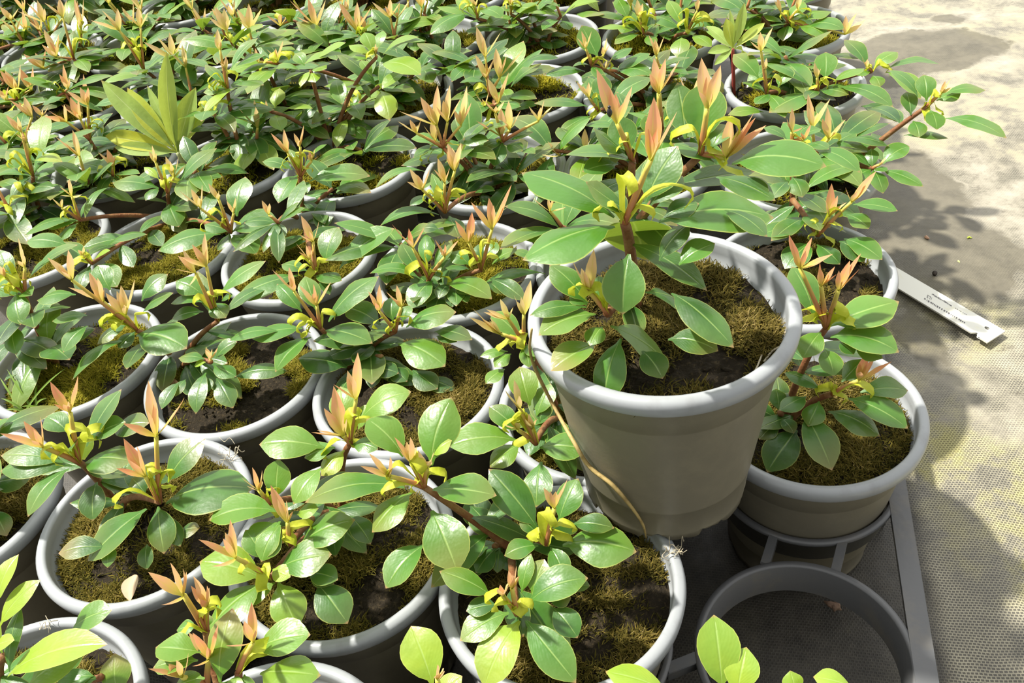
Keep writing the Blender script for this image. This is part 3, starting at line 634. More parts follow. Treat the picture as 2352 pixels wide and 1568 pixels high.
DATA = """
@LP base=1462,700 low=7 tint=.40 hue=1 moss=1 mv=0 pk=.8 |large raised potted shrub standing on the rims of the pots below it
*a 745,1210 tint=.38 z=.98
L 125,905 250 700,1180; 130,1430 240 700,1220; 870,1430 180 780,1195 w; 1640,1175 225 930,1200; 510,960 190 780,1150 u; 1065,745 250 860,1100 u; b:550,435 200 b:580,150 w
L b:850,25 80 b:705,205 d; b:965,115 105 b:790,220; b:1050,585 140 b:760,330 d; b:860,440 130 b:640,330 dw; b:980,600 95 b:740,545 d; 1600,1290 150 1330,1120 d
L 1095,925 150 880,1120 d; 640,1020 150 740,1190 d; 1190,1090 140 960,1180 d
S 900,830>920,450;1060,535;940,640;885,640
B 735,920;1030,980;640,1080;860,1110
*b 480,430 tint=.5 pk=.6
L 750,655 165 485,480 w; 730,725 120 630,590 d; 465,838 130 545,530 w; 225,690 115 440,560 b; 400,575 105 465,480 ; 170,530 100 440,430; 130,440 55 400,400; 220,210 110 400,395; 310,350 90 400,400; 440,260 70 460,400
S 395,330>320,185;420,140;375,235
B 355,300;490,370;425,310
*a 790,830 tint=.30 z=.98 from=a:770,1190
L 700,560 290 770,800 u; 390,800 130 830,850; 560,640 120 760,800 u; 490,900 170 720,850
S 700,610>575,280;790,385;655,400;690,430
B 760,690;860,665;690,760
*a 1200,800 tint=.38 z=1.1 from=a:800,1230
L 1250,355 250 1210,740 u; 1060,365 170 1110,720 u; 1955,870 205 1370,850; 1650,1075 190 1280,925; 1035,730 130 1300,850; 1370,620 120 1255,780; 1610,1050 100 1400,950 d
S 1240,520>1205,215;1320,260;1260,390;1235,330 | 1350,820>1520,545;1595,620;1380,560;1530,575;1440,620
B 1130,640;1340,590;1250,770;1360,880
*a 960,640 tint=.3 z=1.12 from=a:790,1180
L 870,560 120 940,700 u; 1100,560 110 980,700 u
S 950,430>920,215;1075,230;990,220;895,300
B 930,560
@3,1 base=p:330,1120 low=5 tint=.38 hue=.95 moss=1 mv=2 pk=.95 |potted shrub by the path, right of the raised pot, with red tips
*p 560,640 tint=.5
L 390,330 140 505,590; 925,505 130 570,630 ; 925,760 130 570,680; 445,790 115 540,650; 600,880 130 550,735; 845,790 90 690,720 d; 700,770 100 620,700 d
S 430,340>375,170;490,185;595,268;460,250 | 535,430>530,310;605,330;612,370 | 622,450>735,265;725,345;625,350;680,300
B 470,545;490,590;610,525;670,600;560,560
*p 590,970 tint=.36 z=.42
L 970,950 80 720,960; 970,1140 110 660,985; 830,1180 110 560,1050 d; 590,1350 150 450,1060; 470,1130 120 530,995; 325,1050 90 470,975; 350,860 80 545,950; 755,790 110 630,915
S 722,900>770,750;890,805;803,788
B 610,945;745,920;570,935
*p 330,1060 z=.12 tint=.25
L 265,1360 125 420,1140 d; 225,1195 80 330,1110 d; 400,1165 90 330,1085; 310,940 80 330,1060; 400,960 80 340,1060 d
@3,2 base=1815,545 low=8 tint=.40 mv=3 hue=.9 pk=.75 |potted shrub by the path whose pot partly covers the white label
*t 615,910 
L 1050,1110 130 740,960; 430,820 80 590,900; 680,1270 120 610,1130; 835,1370 140 640,1240 d; 480,1280 120 590,1160 d; 800,830 110 650,900; 560,1000 100; 850,960 110 700,920
S 612,850>615,695;680,820;580,760 | 690,900>735,800;670,850;640,880
B 640,880
*d 350,1060 from=d:235,900
L 710,950 60 500,920; 580,1030 85 470,960; 640,1170 90 460,1070; 450,1190 140 340,1095; 85,1060 80 290,1045; 200,1210 100 320,1090; 560,1180 90 440,1080 d
S 400,975>412,825;480,910;440,880;385,900 | 500,910>612,770;560,820;575,850
B 335,1000;430,1000;335,1050;385,1070;478,870
@3,3 low=9 tint=.38 pk=.6 |potted shrub with a long bare side branch leaning out over the path
*t 1130,1085 from=t:900,1050
L 1370,940 90 1190,1060; 1460,1200 90 1180,1090; 1200,1245 105; 1010,1160 90; 1125,955 75; 920,940 80; 1230,1100 60
S 1180,1060>1222,1012;1205,1030
*t 1480,685 from=t:1000,1050
L 1995,890 130 1570,760; 1860,580 70 1590,600; 1700,600 70 1530,650; 1460,480 110 1480,660; 1350,590 90 1380,750 d; 1240,450 110 1430,630; 1545,835 150 1500,700; 1430,885 125 1390,770; 1620,890 70 1320,870 d
S 1575,600>1640,500;1600,520;1650,560
B 1470,695;1545,690;1535,590
*t 760,1000
L #6; 1240,940 80 930,900 d
S #2
B #2
@3,4 low=8 tint=.42 pk=.65 |potted shrub behind the leaning branch, with pale buds on three wide leafy crowns
*t 780,580
L 465,725 120 765,600; 430,405 70 740,560; 830,335 150 825,520; 1080,440 85 870,530; 1265,690 120 900,560; 980,610 100; 700,640 100 d
S 775,500>760,400;800,440;745,450
B 770,545;850,500;810,520
*t 1130,460
L 950,255 120 1100,430; 1295,335 80 1130,440; 1570,415 80 1220,440; 1440,640 120 1210,460; 1180,560 115 1130,480; 1000,480 90; 1290,775 110 1050,680 d
S 1090,430>1062,365;1100,380
B 1190,400;1100,450;1210,420
*t 450,600
L 235,350 120 405,510; 610,430 105 520,570; 200,740 80 440,720; 375,670 100 480,600; 570,760 90; 290,530 90
S 440,450>450,372;425,400 | 415,330>490,175;345,265;410,205
B 505,490;415,515;482,560
@3,5 low=8 tint=.45 |potted shrub before the farthest of the path-side pots, full of yellow curls
*t 590,140
L 870,75 110 640,130; 555,265 110 590,160; 840,240 100 650,170; 950,190 90 700,170; 430,100 80 560,150; 690,10 90
S 540,80>520,-20;500,0 | 650,60>660,-40;680,-20 | 955,220>1030,85;1090,125;960,100
B 600,120;680,90;700,60;570,90;620,160;810,280;910,260;850,220
@3,6 low=4 |farthest potted shrub along the path edge
?3
@2,5 low=7 tint=.5 hue=.2 |potted shrub with two rosettes of yellow curls above a mossy pot, far centre
*s 700,300
L 435,400 95 670,310; 275,260 90 650,280; 510,110 100 640,230; 785,420 100 720,320; 455,-20 120 560,180; 830,220 100
S 660,170>640,-10;590,20;690,30
B 560,160;700,100;750,150;560,200;770,60;690,210
*s 1090,300
L 780,150 170 1040,265; 1005,520 190 1040,330; 1310,425 120 1130,310; 920,0 110 1050,240; 1490,430 80 1230,270; 1240,180 90
S 1180,100>1190,-20;1210,0;1160,10
B 1080,80;1350,110;1200,190;1060,190;1280,70;1100,250;1150,180
@2,4 low=8 tint=.30 pk=.5 hue=.2 |potted shrub directly behind the raised plant, broad grey-green leaves and many yellow curls
*s 230,590
L 140,228 190 290,520 u; r:1455,680 85 r:1830,640; 600,430 130 380,560; 60,600 90; 330,740 100
S 180,440>140,280;230,280;100,340 | 340,500>370,340;395,395;330,420
B 200,520;300,510;260,560;340,540
*s 450,640
L 780,680 130; 600,560 120; 760,480 130
S 350,640>420,510;290,525;250,620;370,540
*s 290,1000
L r:1360,930 110 r:1860,960; r:1580,1210 90 r:1880,1040; 330,665 200 310,930 u; 770,700 150 400,950; 200,690 100
S 205,880>95,730;205,740;150,770
B 280,860;300,990;260,1045;250,960
*s 840,640
L 1105,670 120; 590,520 130; 980,560 110; 700,740 110
S 815,510>745,315;885,320;800,350
B 830,590;860,620
@2,3 base=1470,395 low=8 tint=.38 |potted shrub half hidden by the raised plant, in the row behind it
*P 1345,340
L #6; s:-30,1250 120
S s:170,1340>s:170,1155;s:230,1240;s:110,1330
*P 1270,345
L #4
S r:1590,1400>r:1480,1270;r:1690,1300;r:1430,1390;r:1620,1330
*P 1580,300
L #6
S #1
B #2
@2,2 base=1400,610 low=9 tint=.42 |potted shrub with its pot hidden behind the raised pot
*P 1290,520
L #5; o:1100,1085 50 o:1800,855 a; o:1480,640 90 o:1700,720
S o:1830,270>o:1650,130;o:1870,80;o:1810,140;o:1980,230
B o:1850,620;o:1900,660;o:1800,690
*P 1340,560
L #4
S o:1960,640>o:1960,520;o:1930,590
B #2
@2,1 base=1300,960 low=9 tint=.52 mv=3 pk=.35 |potted shrub squeezed in front-left of the raised pot, with dull yellow tips
*m 1640,470 z=.55
L 1325,560 55 1540,520; 1430,640 100 1560,530; 1365,755 90 1515,640; 1400,240 130 1630,450; 1680,640 100; 1750,560 100
S 1530,290>1470,145;1370,220;1350,240 | 1640,260>1570,120;1690,10;1620,130 | 1480,400>1245,275;1270,210;1340,290
B 1510,460;1590,440;1635,390
*m 1725,1185 z=.62
L 1610,632 200 1690,930; 1835,755 140 1725,1000; 1800,880 110 1750,1050 d; 1390,920 125 1620,1110; 1095,1205 160 1600,1160; 1395,1360 130 1630,1185; f:1328,477 130 f:1090,465; f:1085,745 130 f:1110,520
S 1612,935>1570,725;1505,800;1605,840 | 1700,1080>1675,970;1735,1010;1650,1010 | 1600,1090>1490,1045;1540,1030
B 1540,955;1655,1150;1610,985;1630,930
@2,0 base=k:600,610 low=10 tint=.55 hue=1 mv=1 pk=.6 rz=0.6 |mossy potted shrub directly in front of the raised pot, with trailing roots on its rim
*k 850,580 z=.55
L 1490,640 200 945,590; 550,668 115 810,590; 985,828 135 870,590; 1075,118 170 930,440; 440,50 210 800,490 d; 1330,470 100 1020,440 d; 655,400 80 800,540 d
S 905,330>1000,118;875,205;960,190
B 830,350;970,430;780,515;915,500
*k 640,1080 z=.5
L 1145,825 150 710,1000; 90,775 140 480,960; 235,1270 140 600,1060; 405,1600 240 670,1110 y; 1060,1568 210 690,1110; 835,690 150 740,960; 740,650 70 670,950; 280,1060 90 520,1010 d; 1070,1250 160 880,1020 d; 1025,965 75 850,990 d; 1160,880 70 960,900 d
S 605,900>635,738;580,770;610,800 | 540,950>520,870;560,900;500,900
B 630,1020;540,980;690,1000;440,830
*f 560,650 from=k:580,600 z=.9
L 0,722 115 480,650; 290,330 140 470,515; 690,228 165 590,560; 900,690 115 590,660; 315,862 130 510,665; 715,1050 195 590,750; 380,1125 145 570,910; 690,430 60 590,510 y
S 400,600>260,550;400,505;300,490 | 500,540>420,415;495,415;440,470 | 575,560>530,475;610,470;590,520
B 430,545;530,625;390,640;505,500;600,580
*k 480,600 z=.15 tint=.2
L 490,530 200 300,300; 240,690 100 450,600 d; 350,790 120 500,600 d; 500,790 90 520,600 d; f:770,690 140 f:870,880 d; 600,780 110 560,640 d
@1,0 base=793,1170 low=12 tint=.62 hue=.9 mv=0 pk=.7 |potted shrub left of the front mossy pot, bushy with lime leaves on its left side
*m 390,1190 z=.95
L 830,812 150 460,1010; 320,775 230 365,1080; e:1215,450 110 e:1530,465; 180,1420 185 360,1220 y; 590,1230 90; 60,1290 120 300,1210 ; 560,900 140 440,1100
S 432,870>445,530;370,660;270,760;410,700 | 340,1130>270,770;200,930;110,1105;150,1090
B 390,960;450,1010;250,1200;410,1180
*j 330,585 z=.62
L e:980,805 110 e:1310,760; 125,700 170 265,405; 790,410 170 380,600; 20,610 150 250,420; 350,300 200 560,30; 530,330 80 360,380; 900,585 130 740,370 d; 640,870 150 450,760 d
S 310,430>190,165;300,275;350,350;240,260
B 280,520;375,450
*j 180,300 z=.75
L 250,-20 200 230,280 u; -150,250 120 120,310; 80,380 90
S 110,205>60,40;-20,110;130,60;20,170
B 175,190;190,290
*e 1270,1075 z=.55
L 1555,965 130 1300,1030; 1362,1072 85 1270,1030 y; 1225,1000 110 1320,815; 935,1000 130 1240,1080; 970,1320 150 1245,1090; 1395,1312 150 1300,1085; 1140,1200 60 1300,1090; 1585,1085 120 1440,1050 d; 1630,1290 170 1480,1090 d; 1150,850 90 1250,1000
S 1105,980>1080,800;930,895;1045,890;990,1020
B 1240,1030;1150,1000
@0,0 base=271,1168 low=10 tint=.36 hue=.9 mv=1 pk=.85 |potted shrub with dark glossy leaves, a tall red shoot and a leaf fallen below
*i 570,320 z=1.0
L 0,382 130 535,340; 5,270 110 470,320; 200,712 165 510,350; 955,310 180 600,320; e:570,190 120 e:400,470; e:215,320 120 e:330,400; e:590,345 75 e:430,425; e:700,350 110 e:520,400 d; 670,740 165 700,445 d; 560,155 80 500,250; 610,300 70 590,210
S e:330,300>e:235,155;e:365,130;e:250,260 | 310,210>0,110;170,20;290,-10;240,80
B 500,80;660,80;350,170;450,220;600,160
*i 1150,605 z=.75
L 1830,505 255 1180,610; 1480,150 170 1195,480; 630,1030 240 1070,640; 1182,978 185 1135,620; 1300,925 110 1200,680 d; 1440,790 95 1265,830 db; 1060,1090 110 1060,890 d; 775,1078 110 800,880; 950,430 130 1060,560 d; 420,975 110 780,930 bd
S 1125,130>e:695,150;e:865,230;e:575,350;e:690,290 | 1048,420>890,145;985,200;835,360;930,300
B 880,540;1160,490;1180,375;1030,275;1100,400
@-1,0 low=12 tint=.36 hue=.9 |potted shrub cut by the left edge, beside the one with the fallen leaf
*P -40,1020
L i:225,430 160 i:-60,470 d; i:50,850 120 i:-40,650 b; 20,960 30; #4
S #1
B #2
*P -110,1080
L #6
S #1
@0,-1 low=6 tint=.72 hue=.9 mv=3 |potted shrub in the front left corner with big yellow-green leaves and no buds
*A 40,1260 z=1.15
L 1220,1130 280 60,1500 y; 460,400 190 -20,950 y; 213,110 230 -40,700 y; 165,1083 110 -100,1180 y; 1000,1200 330 300,1620; 240,690 130 100,1480 d; -200,600 200
*A 1150,1500 z=.75 tint=.5
L 1272,740 200 800,960; 1300,1230 420 1340,1750 b; 820,1520 150 1090,1480; 600,1700 200
@1,-1 low=6 tint=.62 hue=.9 pk=.8 |lime potted shrub at the front edge with long red-tipped leaves and coral shoots
*B 1060,1440 z=1.1
L 1900,1005 270 1240,1180 ; 2020,1480 380 1280,1450; 990,690 400 830,1600 b; 90,1150 240 660,1210; 60,1390 200 620,1300; 1150,1720 250 1120,1430; 1010,1700 200; 300,1640 220 700,1500
S 1230,1090>1210,620;1120,840;1265,920;910,1130
B 1380,1180;1330,1130
*B 690,1600 z=.95
L 480,1560 150; 900,1720 150
S 710,1290>520,980;820,880;690,1150;515,1370 | 400,1500>470,1215;0,1400;330,1300
*B 680,960 z=1.05
L 335,950 200 600,900; 700,760 60
S 420,540>0,270;260,160;415,230;150,655 | 690,680>530,320;690,430;500,430;610,590
B 440,900;720,640;600,740
@2,-1 low=4 tint=.78 |yellow-leaved potted shrub at the front edge, mostly below the frame, left of the empty cell
*P 1010,1600 z=1.05
L 944,1437 110 996,1580 y; 1062,1552 40 1000,1620 y; 900,1690 60
S 1005,1560>1005,1525;1020,1540
@3,-1 low=4 tint=.8 |yellow-leaved potted shrub at the front edge whose upright leaves overlap the empty tray cell
*P 1680,1640 z=1.0
L C:985,118 330 C:1060,800 ; C:1270,400 300 C:1180,850 y; C:1650,605 300 C:1720,850; C:1850,660 180 C:2230,760 y; C:40,615 190 C:620,800 y; 1700,1750 90
@1,1 base=m:390,640 low=12 tint=.45 hue=.95 mv=0 pk=.75 |potted shrub left of the raised pot with two leafy crowns over dark lower leaves
*m 175,355
L n:1700,932 225 n:1180,1400; n:960,930 190 n:1080,1290; n:680,1010 140 n:940,1300; l:1035,512 145 l:1490,420; l:842,530 95 l:1300,450; l:1240,800 195 l:1560,490; 552,465 150 200,370; 15,572 140 380,640 d; 640,400 110 330,490 d
S n:855,1090>n:630,865;n:800,840;n:850,1000 | n:1080,1230>n:900,1020;n:1045,1010;n:1220,990
B n:850,1340;n:1030,1400;n:1160,1280;n:940,1390;n:990,1500
*m 715,380
L 1155,240 145 780,350; 1075,632 190 725,460; 345,200 140 620,340 d; 690,130 110 700,320; 820,190 110 760,320; 230,490 110 640,420 d; 520,340 70
S 600,235>600,40;520,90;640,150;570,170 | 758,205>725,45;805,105;650,95
B 720,300;745,265;600,290;690,330
*m 620,560 z=.15 tint=.25
L 740,680 120 545,640 d; 1020,795 160 830,650 d; 1145,800 110 900,720 d; 800,740 120 680,630 d; 1270,440 100 985,380 d; 1160,455 70 1000,410 d; 540,790 130 600,640 d; 660,730 100 600,600
@0,1 base=l:420,730 low=9 tint=.42 hue=.6 mv=3 pk=.6 |potted shrub with bare dark soil showing and three crowns, one leaning far left
*l 690,715 z=.35 tint=.32
L 908,840 110 700,740; 915,540 120 720,690; 410,680 85 650,690; 560,1160 145 650,790; 880,1110 155 730,840 d; 548,745 50 660,710 y; 1350,795 100 870,850; 265,1120 120 430,870 d; 385,1010 100 480,850 d; 660,980 110 650,840 d
S 690,690>640,610;745,590;670,650
*l 750,365
L 818,338 160 690,200; 355,345 90 640,280; 345,215 80 630,200; n:570,780 150 n:100,1110; n:240,1130 100 n:110,1190; g:790,1265 100 g:920,1330; g:890,1220 60
S g:882,1230>g:800,1150;g:790,1210;g:850,1285 | g:930,1200>g:922,1048;g:865,1100;g:810,1155
B g:860,1300;g:955,1265;g:975,1250;g:930,1290
*u 985,810
L 1210,405 200 1010,610; 1250,540 105 1015,690; l:482,600 240 l:40,480; 520,1170 110 940,870 a; 700,912 90 930,760; 375,745 85 640,700; 455,970 150 640,765; 265,595 120 560,550; 705,340 170 800,530; 850,940 120 d
S 745,605>640,390;490,500;700,430;750,505 | 905,700>760,540;840,525;970,440;870,485 | 520,450>340,285;490,230;440,375
B 620,660;830,680;870,730;985,680;480,580;640,640
@-1,1 base=125,835 low=9 tint=.42 hue=.35 mv=2 |mossy potted shrub at the left edge with grass seedlings in its pot
*u 180,545
L 455,262 100 195,460; 560,195 90 240,400; 150,772 155 115,530; -80,500 120; 0,230 120 100,480; 120,985 130 90,770; 230,560 70 170,540
S 180,360>132,145;160,250 | 40,430>-20,330;20,350
B 60,330;120,440;155,450;30,430;0,490;100,470;80,400
*u 100,880 z=.3 tint=.25
L 240,790 90 120,860; 340,1090 110 d; 140,1130 90 330,1090 ; 420,1000 130 d; -60,1080 120 d
*P 110,800 z=.2
L #4
@1,2 base=o:690,1110 low=10 tint=.48 hue=.35 mv=2 pk=.8 |mossy potted shrub in the middle with two crowns of coral shoots, yellow-green moss
*o 680,915
L 120,858 100 620,915 a; 645,485 150 660,800; 420,570 150 590,860; 900,540 110 725,830; 505,1195 250 730,915; 1280,1102 180 830,950 ; 800,760 90
S 532,620>330,388;640,420;490,430 | 832,700>740,535;960,545;835,580
B 640,655;570,770;720,820;760,880
*o 1180,825
L 1520,635 100 1265,780; 880,660 130 1080,790; 830,800 120 1080,820 d; 1600,1120 130 1250,900 d; 1330,560 120 1220,740; 1150,580 120 1180,750 d; 1380,1060 60 1240,930 d
S 1062,570>1090,275;930,355;1060,440;1120,330 | 1280,440>1465,15;1080,180;1250,140;1390,205
B 1210,520;1150,715;1285,680;1030,650
*o 900,1000 z=.15 tint=.25
L 770,1100 110 880,950 d; 1060,1060 140 950,940 d; 900,1180 120 d; 620,430 110 790,440 d; 520,1180 90
@0,2 base=695,500 low=9 tint=.42 hue=.5 mv=1 pk=.7 |potted shrub with a tall bare-stemmed crown in front of the pot behind
*q 570,895
L 1265,892 150 650,940; 830,572 80 650,710; 185,745 100 500,830; 345,1162 195 545,870; 880,1302 210 560,1240 w; 640,1060 70 610,940; 450,620 90
S 440,660>270,460;400,420;340,520;450,540 | 565,600>600,380;500,460;590,470 | 680,740>715,610;750,690;650,640
B 450,690;500,700;610,600;420,750;630,800;520,660
*n 690,400 z=.5 tint=.25
L 900,185 90; 575,365 90; 655,570 120; 350,400 100; 760,560 80; 960,250 90; 240,690 120; 700,800 130 d; 540,700 100 d
S 600,320>545,220;625,320
*n 1070,900
L 1300,440 220 1160,810; 1855,455 200 1295,865; 1330,980 170 1055,925; 725,815 110 1000,885; 250,1170 185 910,915; 170,1285 130 660,1020 d; 1210,1120 90 1100,960 d
S 1042,590>920,325;1100,380;905,520;1000,480 | 1012,770>870,600;1060,610;900,690;970,620
B 950,840;1130,760;930,755;1060,850
@-1,2 base=400,500 low=12 tint=.36 hue=.5 mv=2 pk=.4 |bushy potted shrub left of centre, growing below the lime weed
*g 1040,1045
L 710,1130 85 1000,1050; 1155,1145 120 1045,1055; 1105,795 115 1065,980; 1250,990 100; 920,1010 90; g:980,1130 100 d
S 905,940>805,855;910,830;860,850 | 985,900>938,825;960,850 | 1052,960>1060,890;1020,905
B 1010,980;1065,1000;960,930;930,990
*v 1680,1060
L 2170,610 160 1770,1000; 2230,900 120 1800,1000; 1790,1400 210 1690,1160; 1455,1135 105 1600,1000; 1125,955 150 1600,1010; 1440,800 60 1600,930 y; 1850,780 60 1750,950
S 1560,760>1520,580;1490,640 | 1740,900>1655,690;1785,690;1850,785;1700,740
B 1640,740;1620,920;1720,930
*v 800,1330
L 245,1480 150 770,1320; 590,1545 160 790,1350; 850,1315 90 1110,990 a; 480,1420 90; 940,1120 80
S 720,1090>680,925;600,1080;820,1070 | 620,1210>520,1110;625,1120;690,1180
B 640,1250;700,1200;750,1100
*u 660,330
L 795,235 60 y; 1060,120 85 760,205; 845,500 150 680,340; 190,170 100 500,200; 400,180 110; 560,540 110 d
S 600,270>600,205;560,230
B 560,300;630,260;540,330
@-2,2 base=92,510 low=12 tint=.40 hue=.5 pk=.5 |potted shrub at the left edge, second from front in pots with pale glossy leaves
*v 330,890
L 625,750 100 340,740 y; 950,435 140 450,650; 235,985 220 540,920; -60,900 130; 110,1120 110 d; 600,560 110; 60,640 110; 560,840 110
S 215,450>60,280;170,290;110,330 | 265,560>150,460;265,385;220,440
B 300,640;150,650;340,560;120,720;230,760;20,600
*P 20,480
L #6
S #1
B #3
*P 55,440
L #5
B #3
@0,3 base=q:880,620 low=10 tint=.62 hue=.3 |tall lime potted shrub with bare red-brown stems and plain green crowns
*x 1810,620 
L 2290,812 215 1850,690; 2270,400 105 1870,600; 2350,445 90 1930,570; 1680,350 150 1770,560; 1880,330 120 1820,540; 1510,490 110 1760,600; 1500,640 130 1770,640; 1870,960 110 2150,760
S 1800,590>1800,470;1830,500
B 1780,530;1760,560
*x 1840,930
L 1480,940 100 1770,880; 1950,1300 220 1850,970; 1640,650 100 1770,840; 1440,1130 160 1370,850; 2060,900 90
*x 1100,760
L 670,755 110 1000,760; 1030,690 110 1510,590; 930,580 120 1040,720; 1480,460 120 1150,650; 820,870 120 1050,780; 1150,890 150 1100,780; 1270,745 90; 990,940 90
*x 1520,1200
L 1905,1095 150 1560,1180; 1210,1250 110 1470,1190; q:930,610 130 q:1040,310; 1610,1010 70; q:1220,520 120 q:1060,400
S 1510,1170>1490,1030;1520,1080
B 1460,1190
*q 270,245
L 360,10 150 310,220; -60,200 120 210,250; 690,215 90 400,230; 380,440 170 320,270; 720,90 60 400,160 a
S 240,240>220,130;275,180
B #1
*P 830,345 z=.15 tint=.2
L #7
@1,3 base=1120,440 low=13 tint=.36 hue=.6 pk=.6 |potted shrub with a dense bunch of coral shoots left of the raised plant
*q 2010,1250 z=.5
L 1360,1392 105 1970,1275 a; 2150,1510 215 2050,1275; 1660,1185 100 1850,1070; 1310,1020 90 1830,840 a; 1880,860 90; 1900,960 110
S 1790,1030>1660,815;1860,820;1630,945;1740,880 | 2010,960>1940,710;1900,820;2060,810;1980,800 | 2110,840>2175,560;2030,640;2040,560;2120,650
B 1930,1100;2090,1070;1930,1190;1860,1050;2130,1020;1960,1010
*r 540,1330
L 950,1265 100 650,1280; 1020,1435 140 690,1390; 250,1250 100; 270,1420 120 d
S 480,1130>335,870;490,765;145,1000;400,930 | 580,1100>600,765;480,960;700,880;540,900 | 700,1130>755,770;795,920;640,990 | 300,1200>130,1090;240,1075;340,1075 | 470,1270>440,1060;365,1130;490,1150 | 650,1470>740,1225;570,1290;620,1330
B 400,1360;620,1290;530,1370;400,1440
*r 1080,1270
L 1350,1190 70 1120,1270; 1255,1360 130 1100,1300; 1370,1385 80 1240,1360; 900,1330 100; 1000,1500 140 d
S 1060,1230>835,1085;1060,970;1050,1100 | 1140,1170>1130,905;1240,990;1100,1090 | 1400,1090>1450,900;1525,955;1310,955 | 1010,1020>910,905;1090,915;950,950
B 1000,1300;1040,1330;960,1110
*P 1180,400 z=.15 tint=.15
L #8
@1,4 base=1130,235 low=12 tint=.34 hue=.1 pk=.45 |potted shrub in golden moss with a tall spire of stacked peach shoots
*r 960,860
L 1430,570 140 1140,790; 1585,520 80 1270,560 d; 1385,890 100 1110,880; 690,745 60 930,740; 720,910 90 900,920; 1390,940 80 1180,1000
S 920,510>840,240;1060,285;880,460;900,360 | 1050,700>1015,430;1270,435;1110,500;1060,560 | 930,710>830,490;870,630;1000,520
B 860,770;880,800
*r 1000,950
L 1240,960 90; 760,1010 100; 1150,1060 100
S 1040,930>1130,650;940,700;1010,840;1070,760 | 920,960>820,830;950,820
B 860,990;940,1090
*P 1150,200 z=.2
L #6
@0,4 low=10 tint=.40 hue=.5 |potted shrub standing in the row behind the tall lime shrub, black twig in its pot
*x 740,690
L #6
S 740,640>800,440;620,530;720,520 | 530,670>500,520;460,560;550,620
B #4
*P 870,200
L #5; r:350,870 90 r:110,930; r:255,820 80 r:110,780
*P 800,240
L #5
B #2
@0,5 low=9 tint=.42 hue=.3 pk=.75 |potted shrub with pink shoots at the top, behind the pot with the black twig
*r 100,330
L #5; x:2200,250 60
S x:1960,190>x:1960,-20;x:1760,20;x:2060,30;x:1900,60 | x:2040,200>x:2170,0;x:2060,20
*r 370,120
L #6
S #1
*x 1600,400
L #6
S x:1600,330>x:1600,20;x:1400,20;x:1750,80;x:1490,170 | x:1700,330>x:1640,170;x:1730,200
B #3
@1,5 low=9 tint=.45 hue=.1 |potted shrub in yellow moss with pale green crowns, top centre
*r 850,170
L 420,310 140 780,130; 1075,160 150 870,90; 480,60 90; 650,0 100; 960,60 100
S 830,60>760,-40;860,-40;800,-20
B 760,60;800,30;880,40;740,20;900,90
*r 1150,130
L 920,240 170 1180,150; 1390,90 130 1170,90; 1580,60 70 1390,30; 1240,20 120
S 1150,40>1160,-60;1190,-40
B 1120,20;1180,10;1200,60
*r 1600,150
L 1990,130 130 1720,130; 1680,270 110 1610,180; #4
S #1
@-1,3 base=560,395 low=12 tint=.38 |potted shrub just right of the lime weed
*x 200,960
L x:-60,1250 130 x:340,930 y; 590,920 150 270,920; 600,600 110 280,720; 530,410 130 230,760; 640,690 80 290,840; -40,700 110; -60,1000 110
S 120,540>90,310;60,420;130,430 | 190,760>60,600;180,600
B 60,800;100,880;200,780;130,900;40,880
*P 490,260
L #6
B #2
*P 590,320
L #7
S #1
@-2,3 base=250,395 low=12 tint=.33 pk=.85 |potted shrub left of the lime weed with a cluster of pink shoots on red stems
*v 900,530
L 1130,260 120; 860,705 150 920,550; 1480,390 90 1000,480 ; 650,640 100; 1250,150 90 930,200; 420,180 120 660,100
S 810,330>620,190;700,100;780,110;730,230 | 880,180>800,0;670,40;880,0;850,60 | 670,350>440,290;480,230;640,170;560,280
B 900,350;950,330;860,300;940,390
*v 1130,880
L 1400,865 100; 800,900 80 1070,850 a; 780,770 110; 960,720 110; 1000,1060 110 d
S 1130,800>980,650;1070,620;1150,680
B 1000,800;1180,700;1200,760;1050,850
*P 200,420
L #7
S #1
@-3,3 low=12 tint=.36 pk=.8 |potted shrub by the left edge, behind the pale glossy one
*P 60,320
L #6
S v:320,300>v:100,130;v:240,90;v:220,170 | v:430,290>v:320,180;v:480,200
B #4
*P 15,330
L #5
S #1
*P 90,370
L #6
@-4,3 low=8 |potted shrub mostly cut off by the left edge, fourth in its slanting row
?3
@-1,4 low=12 tint=.40 |potted shrub right behind the one beside the lime weed
*x 480,500
L x:660,300 160 x:530,420; #5
S x:440,340>x:430,40;x:300,90;x:570,90 
B #3
*x 250,470
L #6
S x:190,330>x:160,90;x:60,70;x:0,190;x:240,190
B x:200,350;x:300,420;x:150,420
*P 640,215
L #6
@-2,4 low=12 tint=.38 |potted shrub directly behind the lime weed, with cream-tipped shoots
*w 1850,700
L 2260,730 120 1900,660; 1480,890 90 1780,850; #4
S 1880,640>1830,350;1700,400;1960,430;1550,450
B 1920,520;1980,640
*P 330,160
L #5
S w:1290,330>w:1130,190;w:1100,110;w:1270,90;w:980,220 | w:1520,300>w:1350,130;w:1490,70;w:1600,130
B w:1440,360;w:1480,420;w:1400,430;w:1500,470
*P 440,215
L #6
S #1
@-3,4 base=170,235 low=12 tint=.32 pk=.8 |potted shrub with tall red stems topped by orange-pink shoots, upper left
*w 800,640
L w:1160,610 130; w:1210,820 90 w:900,860; w:800,330 110; #4
S 680,190>480,30;640,-20;720,0;600,100 | 610,620>470,310;630,370;450,480;540,450 | 470,740>250,580;490,540;300,650;380,570 | 930,800>900,800;930,590;660,660;810,680
B 600,370;820,220;950,200;860,340
*w 700,1000
L w:1220,820 110; w:1340,1100 100; w:300,1130 120; #3
